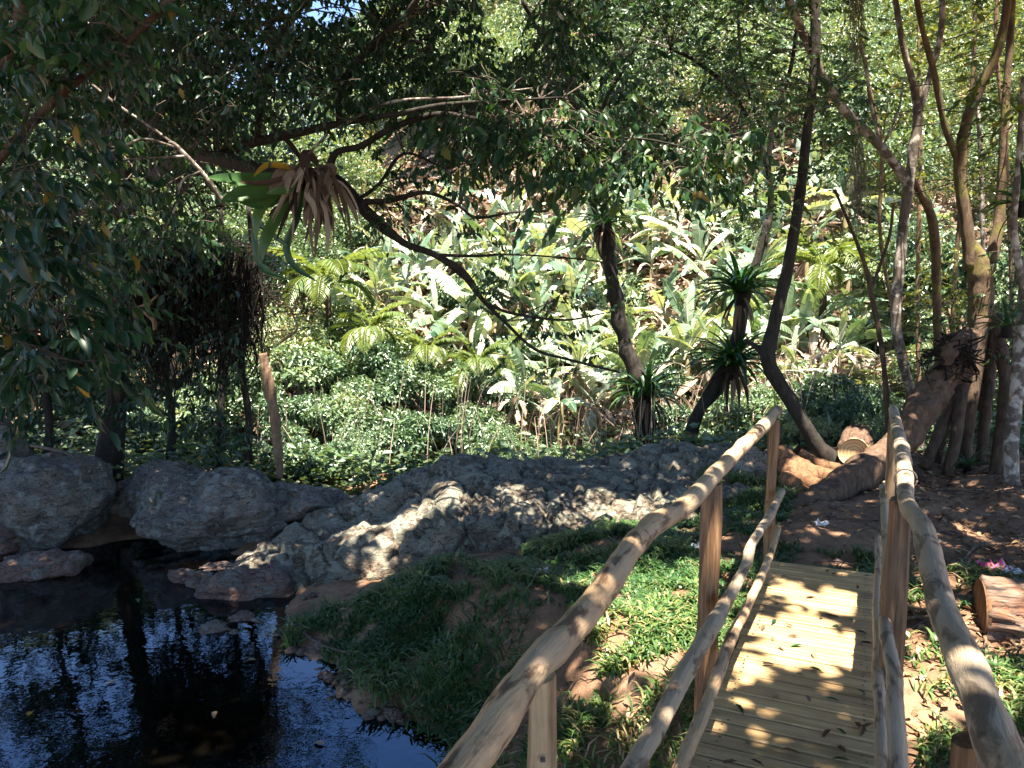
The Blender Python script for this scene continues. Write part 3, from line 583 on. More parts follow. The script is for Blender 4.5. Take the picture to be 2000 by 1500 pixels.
def twigcloud(regions, limbs, seed, droop=.9, thr=-.35, nfreq=.9):
    r = np.random.default_rng(seed); LP, LA, LN, LL, LV, T = [], [], [], [], [], []
    for (x0, x1, y0, y1, Y0, Y1, n, leafL, va, vb) in regions:
        k = 0; tries = 0; leafL = leafL * (.78 if leafL >= .075 and Y0 < 9 else 1); n = int(n * (1.3 if Y0 < 9 else 1))
        while k < n and tries < n * 6:
            tries += 1
            p = at(r.uniform(x0, x1), r.uniform(y0, y1), r.uniform(Y0, Y1))
            px_, py_ = proj(p)
            if ((px_ - 570) / 175) ** 2 + ((py_ - 345) / 120) ** 2 < 1 and p[1] < 7.7: continue
            if vnoise(p * nfreq, seed) + .4 * vnoise(p * nfreq * 2.7, seed + 1) < thr: continue
            k += 1
            d = unit(np.array([r.normal(), r.normal() * .7, r.normal() * .35])); ln = r.uniform(.18, .5) * (leafL / .08) ** .6
            t = np.linspace(0, 1, 4)[:, None]; pts = p + d * ln * t + np.array([0, 0, -1]) * (.35 * ln * t ** 2)
            if limbs is not None and k % 5 == 0:
                dd = np.linalg.norm(limbs - p, axis=1); j = dd.argmin()
                if dd[j] < 1.7: T.append(tube([limbs[j], (limbs[j] + p) / 2 + r.normal(0, .06, 3), p], [.008, .006, .003], 4, 6))
            T.append(tube(pts, [.0035, .003, .002, .0012], 3, 5, cap=False))
            m = r.integers(7, 15); tt = np.linspace(.12, 1, m); side = unit(np.cross(d, [0, 0, 1.]))
            for i, q in enumerate(tt):
                pos = p + d * ln * q + np.array([0, 0, -.35 * ln * q * q]); s = (1 if i % 2 else -1)
                a = d * .45 + side * s * .6 + np.array([0, 0, -droop * r.uniform(.5, 1.7)]) + r.normal(0, .2, 3)
                LP.append(pos); LA.append(a); LN.append(np.array([0, 0, .45]) + side * s * .4 + r.normal(0, .5, 3) - .35 * d); LL.append(leafL * float(np.clip(r.lognormal(-.08, .32), .4, 1.9))); LV.append(np.clip(r.uniform(va, vb) + r.normal(0, .08), 0, 1) if r.random() > .012 else 1.0)
    return [np.array(a) for a in (LP, LA, LN, LL, LV)], T
def add_foliage(root, leaves, twigs, m, nobj=0, wr=.42, detail=True, name='leaf', twigmat='twig'):
    P, A, N, L, v = leaves; k = shade_keep(P); P, A, N, L, v = P[k], A[k], N[k], L[k], v[k]
    if nobj:
        px, py = proj(P); vis = (px > -20) & (px < 2020) & (py > -20) & (py < 1520) & (P[:, 1] > .5)
        score = np.where(vis, L / P[:, 1], 0); idx = np.argsort(-score)[:nobj]
        msk = np.zeros(len(P), bool); msk[idx] = True; leaf_objects(root, P[msk], A[msk], N[msk], L[msk], v[msk], m, name); P, A, N, L, v = P[~msk], A[~msk], N[~msk], L[~msk], v[~msk]
    V, F, c_ = (leaves8 if detail else leaves2)(P, A, N, L, L * wr)
    part('foliage', V, F, m, root, leafattr(v, c_), 'stuff')
    if twigs:
        tk = shade_keep(np.array([q[0].mean(0) for q in twigs])); twigs = [q for q, k2 in zip(twigs, tk) if k2]
        V, F = join(twigs); part('twigs', V, F, M[twigmat], root, kind='stuff')
def limbpts(list_of_pts): return np.concatenate([catmull(np.array([at(*p[:3]) for p in l]), 16) for l in list_of_pts])
def boxcloud(box, n, leafL, seed, thr=-.2, nf=.6, va=.2, vb=.9, up=.5):
    r = np.random.default_rng(seed); x0, x1, y0, y1, z0, z1 = box
    P = r.uniform((x0, y0, z0), (x1, y1, z1), (n * 2, 3)); d = vnoise(P * nf, seed) + .5 * vnoise(P * nf * 2.3, seed + 5); P = P[d > thr][:n]; n = len(P)
    A = r.normal(size=(n, 3)); A[:, 2] = A[:, 2] * .5 - .4; N = r.normal(0, .5, (n, 3)); N[:, 2] += up
    L = leafL * r.uniform(.6, 1.3, n); return [P, A, N, L, r.uniform(va, vb, n)]
def cat(*cl): return [np.concatenate([c[i] for c in cl]) for i in range(5)]
def make_tree(name, label, cat_, trunk, limbs, m, base=None, group=None, tname='trunk', rough=.12, seed=1, flute=0, lname='branch', rs=.82):
    trunk = [(p[0], p[1], p[2], p[3] * rs * (1.45 if i_ == 0 else 1)) for i_, p in enumerate(trunk)]; limbs = [[(p[0], p[1], p[2], p[3] * rs) for p in l] for l in limbs]
    b0 = at(*trunk[0][:3]) if base is None else np.asarray(base)
    t = thing(name, label, cat_, b0, group); V, F = ptube(trunk, 12, rough, seed, fr=7, flute=flute); part(tname, V, F, M[m], t)
    for i, l in enumerate(limbs):
        V, F = ptube(l, 8, rough, seed + i + 1, fr=9); part(lname, V, F, M[m], t)
    return t

# ------------------------------------------------------------------ left tree with the long arching limb over the pond
L1 = [(235, 420, 9.6, 22), (330, 330, 8.6, 24), (420, 310, 7.9, 22), (520, 335, 7.5, 20), (600, 342, 7.3, 19), (655, 352, 7.2, 18), (695, 392, 7.2, 17), (735, 432, 7.2, 16), (790, 475, 7.25, 10), (850, 498, 7.3, 9), (905, 535, 7.4, 12), (945, 588, 7.5, 6), (985, 628, 7.6, 5), (1045, 682, 7.9, 4), (1110, 702, 8.1, 4), (1210, 727, 8.5, 3)]
L2 = [(420, 308, 7.9, 14), (480, 283, 7.7, 12), (560, 264, 7.4, 12), (680, 238, 7.0, 9), (780, 222, 6.7, 7), (870, 204, 6.5, 6), (1000, 196, 6.4, 4), (1100, 190, 6.3, 2)]
L3 = [(640, 348, 7.2, 12), (655, 300, 7.1, 10), (705, 285, 7.0, 9), (770, 248, 6.9, 9), (850, 224, 6.8, 8), (920, 230, 6.7, 6), (1010, 255, 6.5, 5), (1110, 270, 6.3, 4), (1260, 272, 6.2, 3), (1380, 300, 6.1, 2)]
L4 = [(662, 235, 7.2, 9), (665, 172, 7.0, 10), (700, 118, 6.9, 10), (745, 72, 6.8, 9), (800, 20, 6.6, 9), (850, -60, 6.4, 8)]
L5 = [(500, 280, 7.6, 9), (515, 180, 7.4, 10), (545, 75, 7.1, 10), (590, 10, 6.9, 9), (650, -70, 6.7, 9)]
L6 = [(700, 395, 7.2, 9), (760, 392, 7.1, 8), (830, 376, 7.0, 6), (890, 398, 7.0, 5), (930, 425, 7.0, 4), (1000, 415, 6.9, 3), (1070, 412, 6.8, 2)]
L7 = [(850, 498, 7.3, 5), (930, 500, 7.2, 4), (1000, 497, 7.1, 3), (1120, 505, 7.0, 2), (1200, 515, 6.9, 2)]
L8 = [(945, 590, 7.5, 4), (1000, 612, 7.4, 4), (1100, 625, 7.3, 3), (1180, 612, 7.2, 2)]
L9 = [(240, 400, 9.6, 16), (250, 250, 8.9, 14), (180, 120, 8.2, 12), (120, -60, 7.6, 10)]
L10 = [(440, 400, 7.0, 5), (400, 350, 6.9, 6), (340, 285, 6.8, 5), (270, 275, 6.7, 4), (170, 310, 6.6, 3)]
L11 = [(340, 285, 6.8, 4), (260, 225, 6.6, 4), (180, 170, 6.4, 3)]
L12 = [(700, 390, 7.2, 6), (740, 360, 7.3, 5), (790, 300, 7.4, 4), (870, 330, 7.4, 3)]
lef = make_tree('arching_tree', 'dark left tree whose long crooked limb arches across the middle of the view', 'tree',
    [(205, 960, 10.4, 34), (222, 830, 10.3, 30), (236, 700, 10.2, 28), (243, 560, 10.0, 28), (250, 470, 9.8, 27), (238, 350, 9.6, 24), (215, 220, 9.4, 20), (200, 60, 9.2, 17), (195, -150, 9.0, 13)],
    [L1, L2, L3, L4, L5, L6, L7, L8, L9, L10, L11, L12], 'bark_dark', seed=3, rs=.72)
for i, l in enumerate([[(440, 402, 6.6, 4), (400, 345, 6.5, 5), (345, 285, 6.4, 4), (330, 278, 6.4, 3)], [(345, 288, 6.4, 2.5), (280, 272, 6.3, 2.5), (220, 295, 6.2, 2), (165, 318, 6.1, 1.5)], [(360, 305, 6.4, 2.5), (300, 308, 6.3, 2), (225, 312, 6.2, 1.5)], [(390, 335, 6.45, 2), (355, 355, 6.4, 2), (345, 400, 6.4, 2), (318, 452, 6.4, 1.2)], [(300, 308, 6.3, 1.5), (310, 340, 6.3, 1.2), (330, 365, 6.3, 1)], [(220, 312, 6.2, 1.5), (222, 340, 6.2, 1.2), (230, 380, 6.2, 1)], [(268, 312, 6.25, 1.5), (266, 350, 6.25, 1.2), (270, 410, 6.25, 1)], [(290, 312, 6.25, 1.5), (292, 350, 6.25, 1.2), (296, 400, 6.25, 1)], [(180, 165, 6.4, 2), (230, 205, 6.4, 2.5), (290, 245, 6.4, 2.5), (345, 285, 6.4, 2)], [(640, 262, 6.9, 3), (560, 345, 6.9, 2)], [(1040, 172, 6.5, 1.5), (900, 190, 6.6, 3), (760, 200, 6.8, 3), (660, 250, 6.9, 3)]]):
    V, F = ptube(l, 6, .15, 140 + i); part('bare_twig', V, F, M['bark_pale'], lef)
lp = limbpts([L1, L2, L3, L4, L5, L6, L9, L10, L11, L12])
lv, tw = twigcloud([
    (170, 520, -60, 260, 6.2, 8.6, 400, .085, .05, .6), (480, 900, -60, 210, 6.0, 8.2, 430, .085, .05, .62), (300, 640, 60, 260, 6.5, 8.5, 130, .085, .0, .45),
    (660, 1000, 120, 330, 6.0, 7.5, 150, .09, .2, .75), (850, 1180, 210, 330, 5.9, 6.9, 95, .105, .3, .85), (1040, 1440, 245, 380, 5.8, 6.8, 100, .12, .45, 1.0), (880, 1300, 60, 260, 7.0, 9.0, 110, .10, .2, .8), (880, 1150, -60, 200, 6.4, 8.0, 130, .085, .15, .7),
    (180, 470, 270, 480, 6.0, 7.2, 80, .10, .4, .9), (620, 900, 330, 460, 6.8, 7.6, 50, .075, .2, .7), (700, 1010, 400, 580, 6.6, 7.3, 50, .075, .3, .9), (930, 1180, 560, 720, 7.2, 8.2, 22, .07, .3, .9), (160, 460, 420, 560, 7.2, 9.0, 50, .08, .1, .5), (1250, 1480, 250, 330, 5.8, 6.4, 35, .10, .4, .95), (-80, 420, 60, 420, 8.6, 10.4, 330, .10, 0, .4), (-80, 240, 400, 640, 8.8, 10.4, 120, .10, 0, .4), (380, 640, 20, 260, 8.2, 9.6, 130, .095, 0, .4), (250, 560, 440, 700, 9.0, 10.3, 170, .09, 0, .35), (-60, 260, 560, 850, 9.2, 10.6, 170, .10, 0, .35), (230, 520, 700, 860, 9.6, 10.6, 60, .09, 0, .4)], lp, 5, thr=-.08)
hi = boxcloud((-7.0, -0.3, 6.3, 10.2, 4.4, 8.5), 17000, .16, 31, -.10, .55, .1, .7)
hk = hi[0][:, 2] > CAM_Z + .40 * hi[0][:, 1] + .25; hi = [a[hk] for a in hi]
h2 = boxcloud((-10, -2.9, 10.2, 15.5, 4.2, 8.5), 24000, .17, 33, -.25, .5, .0, .45)
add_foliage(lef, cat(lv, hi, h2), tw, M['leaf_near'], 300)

# big near leaves at the left edge
N1 = [(-160, 520, 4.6, 14), (-60, 380, 4.5, 13), (40, 265, 4.4, 11), (130, 175, 4.3, 10), (250, 80, 4.2, 8), (350, -20, 4.1, 7), (440, -130, 4.0, 5)]
N2 = [(-120, 330, 4.5, 18), (20, 100, 4.4, 14), (45, -60, 4.3, 12)]
N3 = [(-120, 640, 4.3, 4), (20, 655, 4.2, 3), (80, 665, 4.2, 2), (110, 650, 4.2, 1.5)]
N4 = [(40, 265, 4.4, 3), (90, 120, 4.3, 3), (150, 150, 4.2, 2)]
N5 = [(-120, 760, 4.6, 5), (60, 700, 4.4, 4), (120, 690, 4.3, 3), (165, 715, 4.2, 2)]
ne = make_tree('leaning_tree', 'large leaved tree leaning in from the left edge with a bare diagonal branch', 'tree', [(-430, 1330, 6.3, 54), (-420, 1080, 6.2, 50), (-330, 860, 5.6, 40), (-230, 640, 5.0, 28), (-160, 520, 4.6, 20), (-120, 330, 4.5, 18)], [N1, N2, N3, N4, N5], 'bark_brown', seed=21)
lv, tw = twigcloud([(-30, 140, 60, 420, 3.7, 4.7, 38, .12, .0, .3), (-30, 140, 380, 700, 3.5, 4.5, 36, .13, .0, .3), (-30, 100, 640, 780, 3.6, 4.4, 14, .13, .0, .3), (-20, 260, -40, 120, 3.8, 4.8, 55, .11, .1, .8), (100, 200, 250, 700, 3.9, 4.6, 22, .11, .3, .9)], limbpts([N1, N2, N3, N5]), 8, .8, -.6)
add_foliage(ne, lv, tw, M['leaf_near'], 260)
yp = at(150, 728, 4.2); V, F, c_ = leaves8(yp[None], np.array([[.35, 0, -.9]]), np.array([[.2, -1., .3]]), np.array([.15]), np.array([.07]))
part('leaf', V, F, M['yellow'], ne, leafattr(np.array([.5]), c_), label='yellowed leaf hanging low at the left edge')

# ------------------------------------------------------------------ bromeliads
def strap(L, w, rise, curl, seg=8, cup=.25):
    s = np.linspace(0, 1, seg + 1); ang = rise - curl * s ** 1.3; dx = np.cos(ang) * L / seg; dz = np.sin(ang) * L / seg
    x = np.concatenate([[0], np.cumsum(dx[:-1])]); z = np.concatenate([[0], np.cumsum(dz[:-1])]); ww = w * np.clip(np.minimum(.75 + s, 1.05 - s ** 4), .04, 1)
    V = np.stack([np.stack([x, -ww / 2, z + cup * ww], -1), np.stack([x, 0 * x, z], -1), np.stack([x, ww / 2, z + cup * ww], -1)], 1).reshape(-1, 3)
    i = np.arange(seg)[:, None] * 3; j = np.arange(2)[None]; F = np.stack([i + j, i + j + 1, i + j + 4, i + j + 3], -1).reshape(-1, 4); return V, F
STRAPS = {}
def strapmesh(key, m, *a):
    k = (key, m)
    if k not in STRAPS:
        V, F = strap(*a); me = mesh_np('leaf', V, F, np.full(len(F), .5)); me.materials.append(M[m]); STRAPS[k] = me
    return STRAPS[k]
def rosette(name, label, c0, n, L, w, m='brom', seed=1, cat_='bromeliad', dead=6, tiltdir=None, group=None):
    r = np.random.default_rng(seed); t = thing(name, label, cat_, c0, group)
    for k in range(n):
        f = k / n; me = strapmesh('s%d' % (k % 5), m, 1.0, .115, 1.25 - .22 * (k % 5), 1.1 + .3 * (k % 3), 8)
        o = bpy.data.objects.new('leaf', me); COL.objects.link(o); o.parent = t; s = L * r.uniform(.7, 1.1)
        o.scale = (s, s * w / .115, s); o.rotation_euler = (r.normal(0, .12), r.uniform(-.25, .55) * (1 - f), k * 2.39996 + r.normal(0, .2))
    for k in range(dead):
        me = strapmesh('d%d' % (k % 3), 'dead', 1.0, .09, -.5 - .3 * (k % 3), .9, 6); o = bpy.data.objects.new('dead_leaf', me); COL.objects.link(o); o.parent = t
        s = L * r.uniform(.6, 1.0); o.scale = (s, s, s); o.rotation_euler = (0, 0, r.uniform(0, 6.28))
    V, F = tube([c0 + [0, 0, -.25 * L], c0 + [0, 0, -.02], c0 + [0, 0, .1 * L]], [.10 * L, .13 * L, .05 * L], 8, 8, .2); part('rootball', V, F, M['vine'], t)
    return t
rosette('bromeliad', 'dark green spiky bromeliad, upper of the two on the leaning trunk right of centre', at(1447, 575, 10.85), 84, .78, .085, seed=2, dead=12)
rosette('bromeliad', 'dark drooping bromeliad, lower of the two, beside the curved trunk', at(1432, 715, 10.75), 84, .78, .10, seed=3, dead=12)
rosette('bromeliad', 'shadowy bromeliad clump wrapped low on the dark central trunk', at(1262, 775, 11.7), 76, .78, .085, seed=4, dead=22)
rosette('bromeliad', 'small tuft of epiphyte leaves high on the dark central trunk', at(1178, 440, 11.8), 40, .6, .05, seed=5, dead=22)
rosette('bromeliad', 'strap leaved plant on the root mass at the right edge', at(1965, 640, 7.9), 22, .42, .07, seed=6, dead=2)
rosette('bromeliad', 'arching green epiphyte high at the right edge', at(1995, 400, 7.9), 22, .5, .07, seed=7, dead=4)
rosette('strap_plant', 'dark low strap leaved plant at the foot of the prop roots', at(1890, 915, 8.4), 20, .38, .07, seed=8, dead=1, cat_='plant')
rosette('strap_plant', 'young broad leaved sprout in front of the outcrop', at(1135, 1092, 6.5), 7, .22, .22, seed=9, dead=0, cat_='plant')
# the big half dead bromeliad on the arching limb: each strap follows its own path
bc = at(612, 340, 7.05); bro = thing('bromeliad', 'large half withered bromeliad clinging to the arching limb over the pond', 'bromeliad', bc)
def pstrap(name, pts, wpx, m, v, face=(0, -1, .25), label=None):
    P = catmull(np.array([at(*p) for p in pts]), 12); T = unit(np.gradient(P, axis=0)); B = unit(np.cross(T, np.array(face, float))); s = np.linspace(0, 1, 12)
    w = wpx * pts[0][2] / 1500 * np.clip(np.minimum(.55 + 1.5 * s, 1.08 - s ** 5), .05, 1); Nn = np.cross(B, T)
    V = np.stack([P - B * w[:, None] / 2 + Nn * w[:, None] * .2, P, P + B * w[:, None] / 2 + Nn * w[:, None] * .2], 1).reshape(-1, 3)
    i = np.arange(11)[:, None] * 3; j = np.arange(2)[None]; F = np.stack([i + j, i + j + 1, i + j + 4, i + j + 3], -1).reshape(-1, 4)
    part(name, V, F, M[m], bro, np.full(len(F), v), label=label)
for pts, w, v in [([(590, 345, 7.0), (520, 352, 6.8), (460, 352, 6.6), (405, 346, 6.45)], 26, .8), ([(585, 355, 7.0), (530, 372, 6.8), (480, 380, 6.65), (430, 395, 6.5)], 36, .65), ([(580, 360, 7.0), (530, 395, 6.8), (490, 395, 6.7), (440, 375, 6.6)], 24, .4), ([(575, 350, 7.0), (560, 370, 6.9), (530, 385, 6.8), (505, 420, 6.7), (500, 470, 6.7)], 24, .95), ([(580, 370, 7.0), (545, 420, 6.9), (520, 470, 6.8), (505, 520, 6.8)], 24, .7), ([(600, 340, 7.0), (560, 370, 6.8), (520, 378, 6.7)], 18, 1.0), ([(600, 350, 7.05), (580, 430, 7.0), (560, 480, 7.0), (575, 520, 7.0), (620, 550, 7.0)], 14, .2), ([(560, 480, 6.9), (500, 440, 6.8), (510, 520, 6.8), (560, 545, 6.8)], 12, .3)]:
    pstrap('leaf', pts, w, 'brom', v)
pstrap('leaf', [(590, 335, 7.0), (550, 325, 6.8), (520, 325, 6.7), (495, 345, 6.6)], 13, 'yellow', .4, label='yellowing leaf')
for pts, w in [([(600, 330, 7.0), (570, 285, 6.9), (545, 262, 6.8), (528, 245, 6.8)], 14), ([(600, 335, 7.0), (550, 350, 6.8), (510, 358, 6.7), (465, 355, 6.6)], 14), ([(600, 345, 7.0), (560, 335, 6.85), (540, 360, 6.8), (530, 385, 6.8)], 36), ([(620, 320, 7.0), (600, 300, 6.9), (595, 320, 6.85), (600, 340, 6.8)], 26), ([(605, 350, 7.0), (575, 390, 6.9), (555, 430, 6.85), (540, 470, 6.85)], 11), ([(600, 350, 6.95), (580, 375, 6.85), (578, 410, 6.85), (578, 450, 6.85)], 9), ([(610, 345, 7.0), (600, 380, 6.85), (612, 400, 6.85), (618, 430, 6.85)], 15), ([(620, 350, 7.0), (630, 390, 6.9), (640, 420, 6.9), (640, 500, 6.9)], 18), ([(620, 330, 7.0), (640, 350, 6.9), (660, 400, 6.9), (680, 420, 6.95)], 10), ([(625, 330, 7.0), (650, 330, 6.9), (640, 360, 6.85), (636, 400, 6.85)], 26), ([(590, 360, 7.0), (550, 400, 6.9), (535, 410, 6.85), (523, 425, 6.85)], 10), ([(600, 340, 7.0), (570, 350, 6.85), (556, 380, 6.8), (530, 430, 6.8)], 12), ([(615, 340, 7.0), (606, 380, 6.9), (600, 410, 6.9), (596, 445, 6.9)], 20), ([(630, 345, 7.05), (660, 360, 7.0), (690, 410, 7.0), (700, 440, 7.0)], 14), ([(600, 335, 6.95), (580, 345, 6.85), (565, 345, 6.8), (560, 375, 6.8)], 26)]:
    pstrap('dead_leaf', pts, w * .72, 'dead', rng.uniform(.05, .95))
for k in range(30):
    x, y = rng.uniform(575, 665), rng.uniform(325, 365); dx = (x - 615) * rng.uniform(.3, 1.1) + rng.normal(0, 12); ln = rng.uniform(50, 150); Y = 7.05 - rng.uniform(0, .2)
    pstrap('dead_leaf', [(612 + rng.normal(0, 12), 338 + rng.normal(0, 8), 7.05), (x, y, Y - .05), (x + dx * .7, y + ln * .5, Y), (x + dx + rng.normal(0, 12), y + ln, Y)], rng.uniform(4, 11), 'dead', rng.uniform(.1, .95))
V, F = tube([at(640, 335, 7.2), at(615, 350, 7.1), at(600, 358, 7.0)], [.05, .09, .04], 9, 8, .25); part('rootball', V, F, M['vine'], bro)

# hanging dark vines, roots and moss
vt = thing('hanging_vines', 'dark tangle of vines hanging from the left tree above the boulders', 'vines', at(390, 560, 9.7))
vs = []; r_ = np.random.default_rng(44)
for k in range(420):
    u = r_.random(); x = 260 + 250 * u; y = 505 + 40 * r_.normal() * .6 + 25 * abs(u - .5); Y = r_.uniform(9.2, 10.2); ln = r_.uniform(60, 290) * (1 - .3 * abs(u - .5))
    P = [at(x + r_.normal(0, 4) * i + (8 * math.sin(i * 1.3 + k)), y + ln * i / 4, Y + .05 * r_.normal()) for i in range(5)]; vs.append(tube(P, [.013, .011, .010, .008, .004], 3, 10, cap=False))
for k in range(120):
    x, y, Y = r_.uniform(250, 530), r_.uniform(480, 640), r_.uniform(9.2, 10.2); P = [at(x + r_.normal(0, 30) * i, y + r_.normal(0, 18) * i, Y) for i in range(4)]; vs.append(tube(P, [.008, .007, .006, .003], 3, 9, cap=False))
V, F = join(vs); part('vine_strands', V, F, M['vine'], vt, kind='stuff')
lvv, tww = twigcloud([(255, 525, 490, 650, 9.2, 10.2, 170, .085, 0, .35), (280, 520, 620, 760, 9.3, 10.2, 45, .08, 0, .4)], None, 46, thr=-.8); add_foliage(vt, lvv, tww, M['leaf_canopy'])
for q_ in ([(296, 590, 9.1, 4), (280, 605, 9.1, 4), (300, 625, 9.1, 5), (302, 645, 9.1, 3)], [(310, 575, 9.1, 2), (290, 592, 9.1, 3), (268, 600, 9.1, 2)], [(565, 600, 9.2, 2), (580, 640, 9.2, 2), (560, 660, 9.2, 3), (545, 670, 9.2, 2)]):
    V, F = ptube(q_, 5); part('bare_root', V, F, M['root'], vt)
V, F = join([ptube([(512, 690, 9.3, 8), (520, 730, 9.3, 10), (533, 790, 9.3, 11), (541, 850, 9.3, 9), (545, 900, 9.3, 8), (546, 935, 9.3, 6)], 8, .3, 5, fr=14)] + [ptube([(516 + i * 3, 690 + i * 8, 9.3, 3), (514 + i * 7, 740 + i * 10, 9.28, 3), (524 + i * 5, 790 + i * 15, 9.27, 1.5)], 5, .3, i) for i in range(4)])
solo('hanging_root', V, F, M['root'], 'pale sunlit aerial root hanging behind the layered boulder', 'root')
def hangmoss(label, px, y0, y1, wpx, Y, seed):
    r = np.random.default_rng(seed); vs = []
    for k in range(150):
        f0 = r.random() ** 1.3; ln = (y1 - y0) * r.uniform(.15, .45); y = y0 + (y1 - y0) * f0 * .8; x = px + r.normal(0, wpx * (.5 + .5 * math.sin(3.1 * f0)))
        P = [at(x + r.normal(0, wpx * .4) * (i > 0), y + ln * i / 3, Y + r.normal(0, .03)) for i in range(4)]; vs.append(tube(P, [.004, .004, .003, .002], 3, 8, cap=False))
    V, F = join(vs); solo('hanging_moss', V, F, M['moss'], label, 'moss')
hangmoss('grey beard of moss hanging at the top of the view right of centre', 1672, -20, 120, 12, 8.8, 3)
hangmoss('long beard of moss hanging below the forked pale tree branch', 1674, 240, 430, 9, 9.1, 4)

# ------------------------------------------------------------------ trees right of centre
e1 = [(1150, 270, 12, 8), (1185, 190, 11.8, 7), (1230, 110, 11.6, 5), (1280, 0, 11.4, 4)]; e2 = [(1190, 185, 11.8, 5), (1250, 205, 11.7, 3), (1310, 240, 11.6, 2)]; e3 = [(1140, 200, 12, 6), (1080, 110, 11.8, 6), (1020, 0, 11.5, 5)]
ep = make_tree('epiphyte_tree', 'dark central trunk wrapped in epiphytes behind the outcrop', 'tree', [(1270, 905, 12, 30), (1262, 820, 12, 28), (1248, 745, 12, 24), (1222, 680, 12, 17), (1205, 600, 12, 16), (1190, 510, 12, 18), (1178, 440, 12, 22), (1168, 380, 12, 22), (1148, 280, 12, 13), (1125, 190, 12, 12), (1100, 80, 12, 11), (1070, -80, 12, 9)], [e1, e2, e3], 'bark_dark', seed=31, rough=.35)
lv, tw = twigcloud([(960, 1360, -60, 170, 10.0, 12.6, 420, .08, .2, .8), (1090, 1300, 130, 330, 11, 12.6, 90, .07, .2, .8), (1090, 1280, 480, 620, 11.6, 12.5, 40, .06, .3, .9)], limbpts([e1, e2, e3]), 12, .4, -.15)
add_foliage(ep, lv, tw, M['leaf_deep'], 0, .45)
b1 = [(1490, 480, 11, 9), (1505, 410, 11, 8), (1500, 335, 10.9, 7), (1475, 255, 10.8, 7), (1425, 175, 10.6, 6), (1360, 120, 10.4, 5), (1310, 95, 10.3, 3)]; b2 = [(1500, 335, 10.9, 6), (1510, 240, 10.8, 6), (1545, 130, 10.6, 5), (1560, 20, 10.4, 4)]; b3 = [(1490, 260, 10.8, 4), (1450, 130, 10.6, 4), (1440, 0, 10.4, 3)]
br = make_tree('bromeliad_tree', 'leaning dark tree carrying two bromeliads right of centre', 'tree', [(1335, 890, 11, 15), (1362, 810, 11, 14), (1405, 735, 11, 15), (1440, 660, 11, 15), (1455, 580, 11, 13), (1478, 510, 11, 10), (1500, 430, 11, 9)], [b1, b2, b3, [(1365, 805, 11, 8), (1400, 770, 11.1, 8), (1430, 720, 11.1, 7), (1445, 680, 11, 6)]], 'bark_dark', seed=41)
lv, tw = twigcloud([(1230, 1680, -60, 230, 9.6, 11.6, 1080, .068, .0, .7), (1310, 1640, 220, 330, 9.8, 11.6, 280, .06, .0, .75), (1400, 1660, 320, 470, 10.4, 11.6, 130, .05, .1, .7)], limbpts([b1, b2, b3]), 14, .25, -.12)
add_foliage(br, lv, tw, M['leaf_deep'], 0, .48)
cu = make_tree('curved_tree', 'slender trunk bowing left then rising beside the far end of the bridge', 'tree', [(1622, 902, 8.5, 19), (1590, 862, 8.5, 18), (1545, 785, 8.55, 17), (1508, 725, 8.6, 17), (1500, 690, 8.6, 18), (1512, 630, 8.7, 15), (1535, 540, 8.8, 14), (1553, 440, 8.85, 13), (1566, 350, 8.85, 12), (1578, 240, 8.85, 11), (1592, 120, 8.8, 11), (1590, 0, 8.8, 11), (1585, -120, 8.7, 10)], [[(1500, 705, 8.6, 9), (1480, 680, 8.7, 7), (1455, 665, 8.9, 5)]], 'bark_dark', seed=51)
lv, tw = twigcloud([(1420, 1690, -60, 430, 7.6, 9.2, 150, .075, .2, .85)], limbpts([[(1545, 440, 8.8), (1578, 240, 8.8), (1590, 0, 8.8)]]), 19, .4, -.2)
add_foliage(cu, lv, tw, M['leaf_deep'], 0, .46)
f1 = [(1775, 358, 9.4, 11), (1740, 312, 9.3, 10), (1700, 265, 9.2, 11), (1650, 215, 9.1, 10), (1612, 160, 9.0, 9), (1580, 90, 8.9, 10), (1545, 10, 8.8, 9), (1520, -80, 8.7, 8)]; f2 = [(1793, 232, 9.4, 8), (1815, 150, 9.4, 7), (1838, 60, 9.4, 7), (1840, -60, 9.4, 6)]; f3 = [(1722, 290, 9.3, 4), (1700, 200, 9.2, 4), (1690, 110, 9.1, 3)]; f4 = [(1725, 285, 9.3, 3), (1755, 215, 9.2, 2), (1765, 150, 9.2, 1.5)]
pa = make_tree('pale_tree', 'pale blotched tree forking above the right handrail', 'tree', [(1795, 880, 9.6, 10), (1788, 800, 9.6, 10), (1765, 715, 9.5, 11), (1752, 650, 9.5, 11), (1750, 590, 9.5, 12), (1757, 520, 9.5, 12), (1763, 455, 9.5, 12), (1772, 380, 9.4, 12), (1784, 290, 9.4, 11), (1793, 235, 9.4, 11), (1783, 165, 9.4, 8), (1762, 80, 9.3, 7), (1740, -60, 9.3, 6)], [f1, f2, f3, f4], 'bark_pale', seed=61)
g1 = [(1895, 525, 9, 15), (1888, 440, 9, 14), (1874, 340, 9, 13), (1884, 250, 8.9, 12), (1918, 165, 8.8, 11), (1950, 95, 8.7, 10), (1968, 0, 8.6, 9), (1975, -90, 8.5, 8)]; g2 = [(1930, 530, 9, 15), (1950, 440, 9.1, 12), (1958, 330, 9.1, 10), (1963, 220, 9.1, 9), (1972, 90, 9.1, 8), (1980, -80, 9.1, 8)]; g3 = [(1880, 335, 9, 8), (1845, 245, 8.9, 7), (1826, 150, 8.8, 7), (1800, 50, 8.7, 6), (1780, -60, 8.6, 6)]
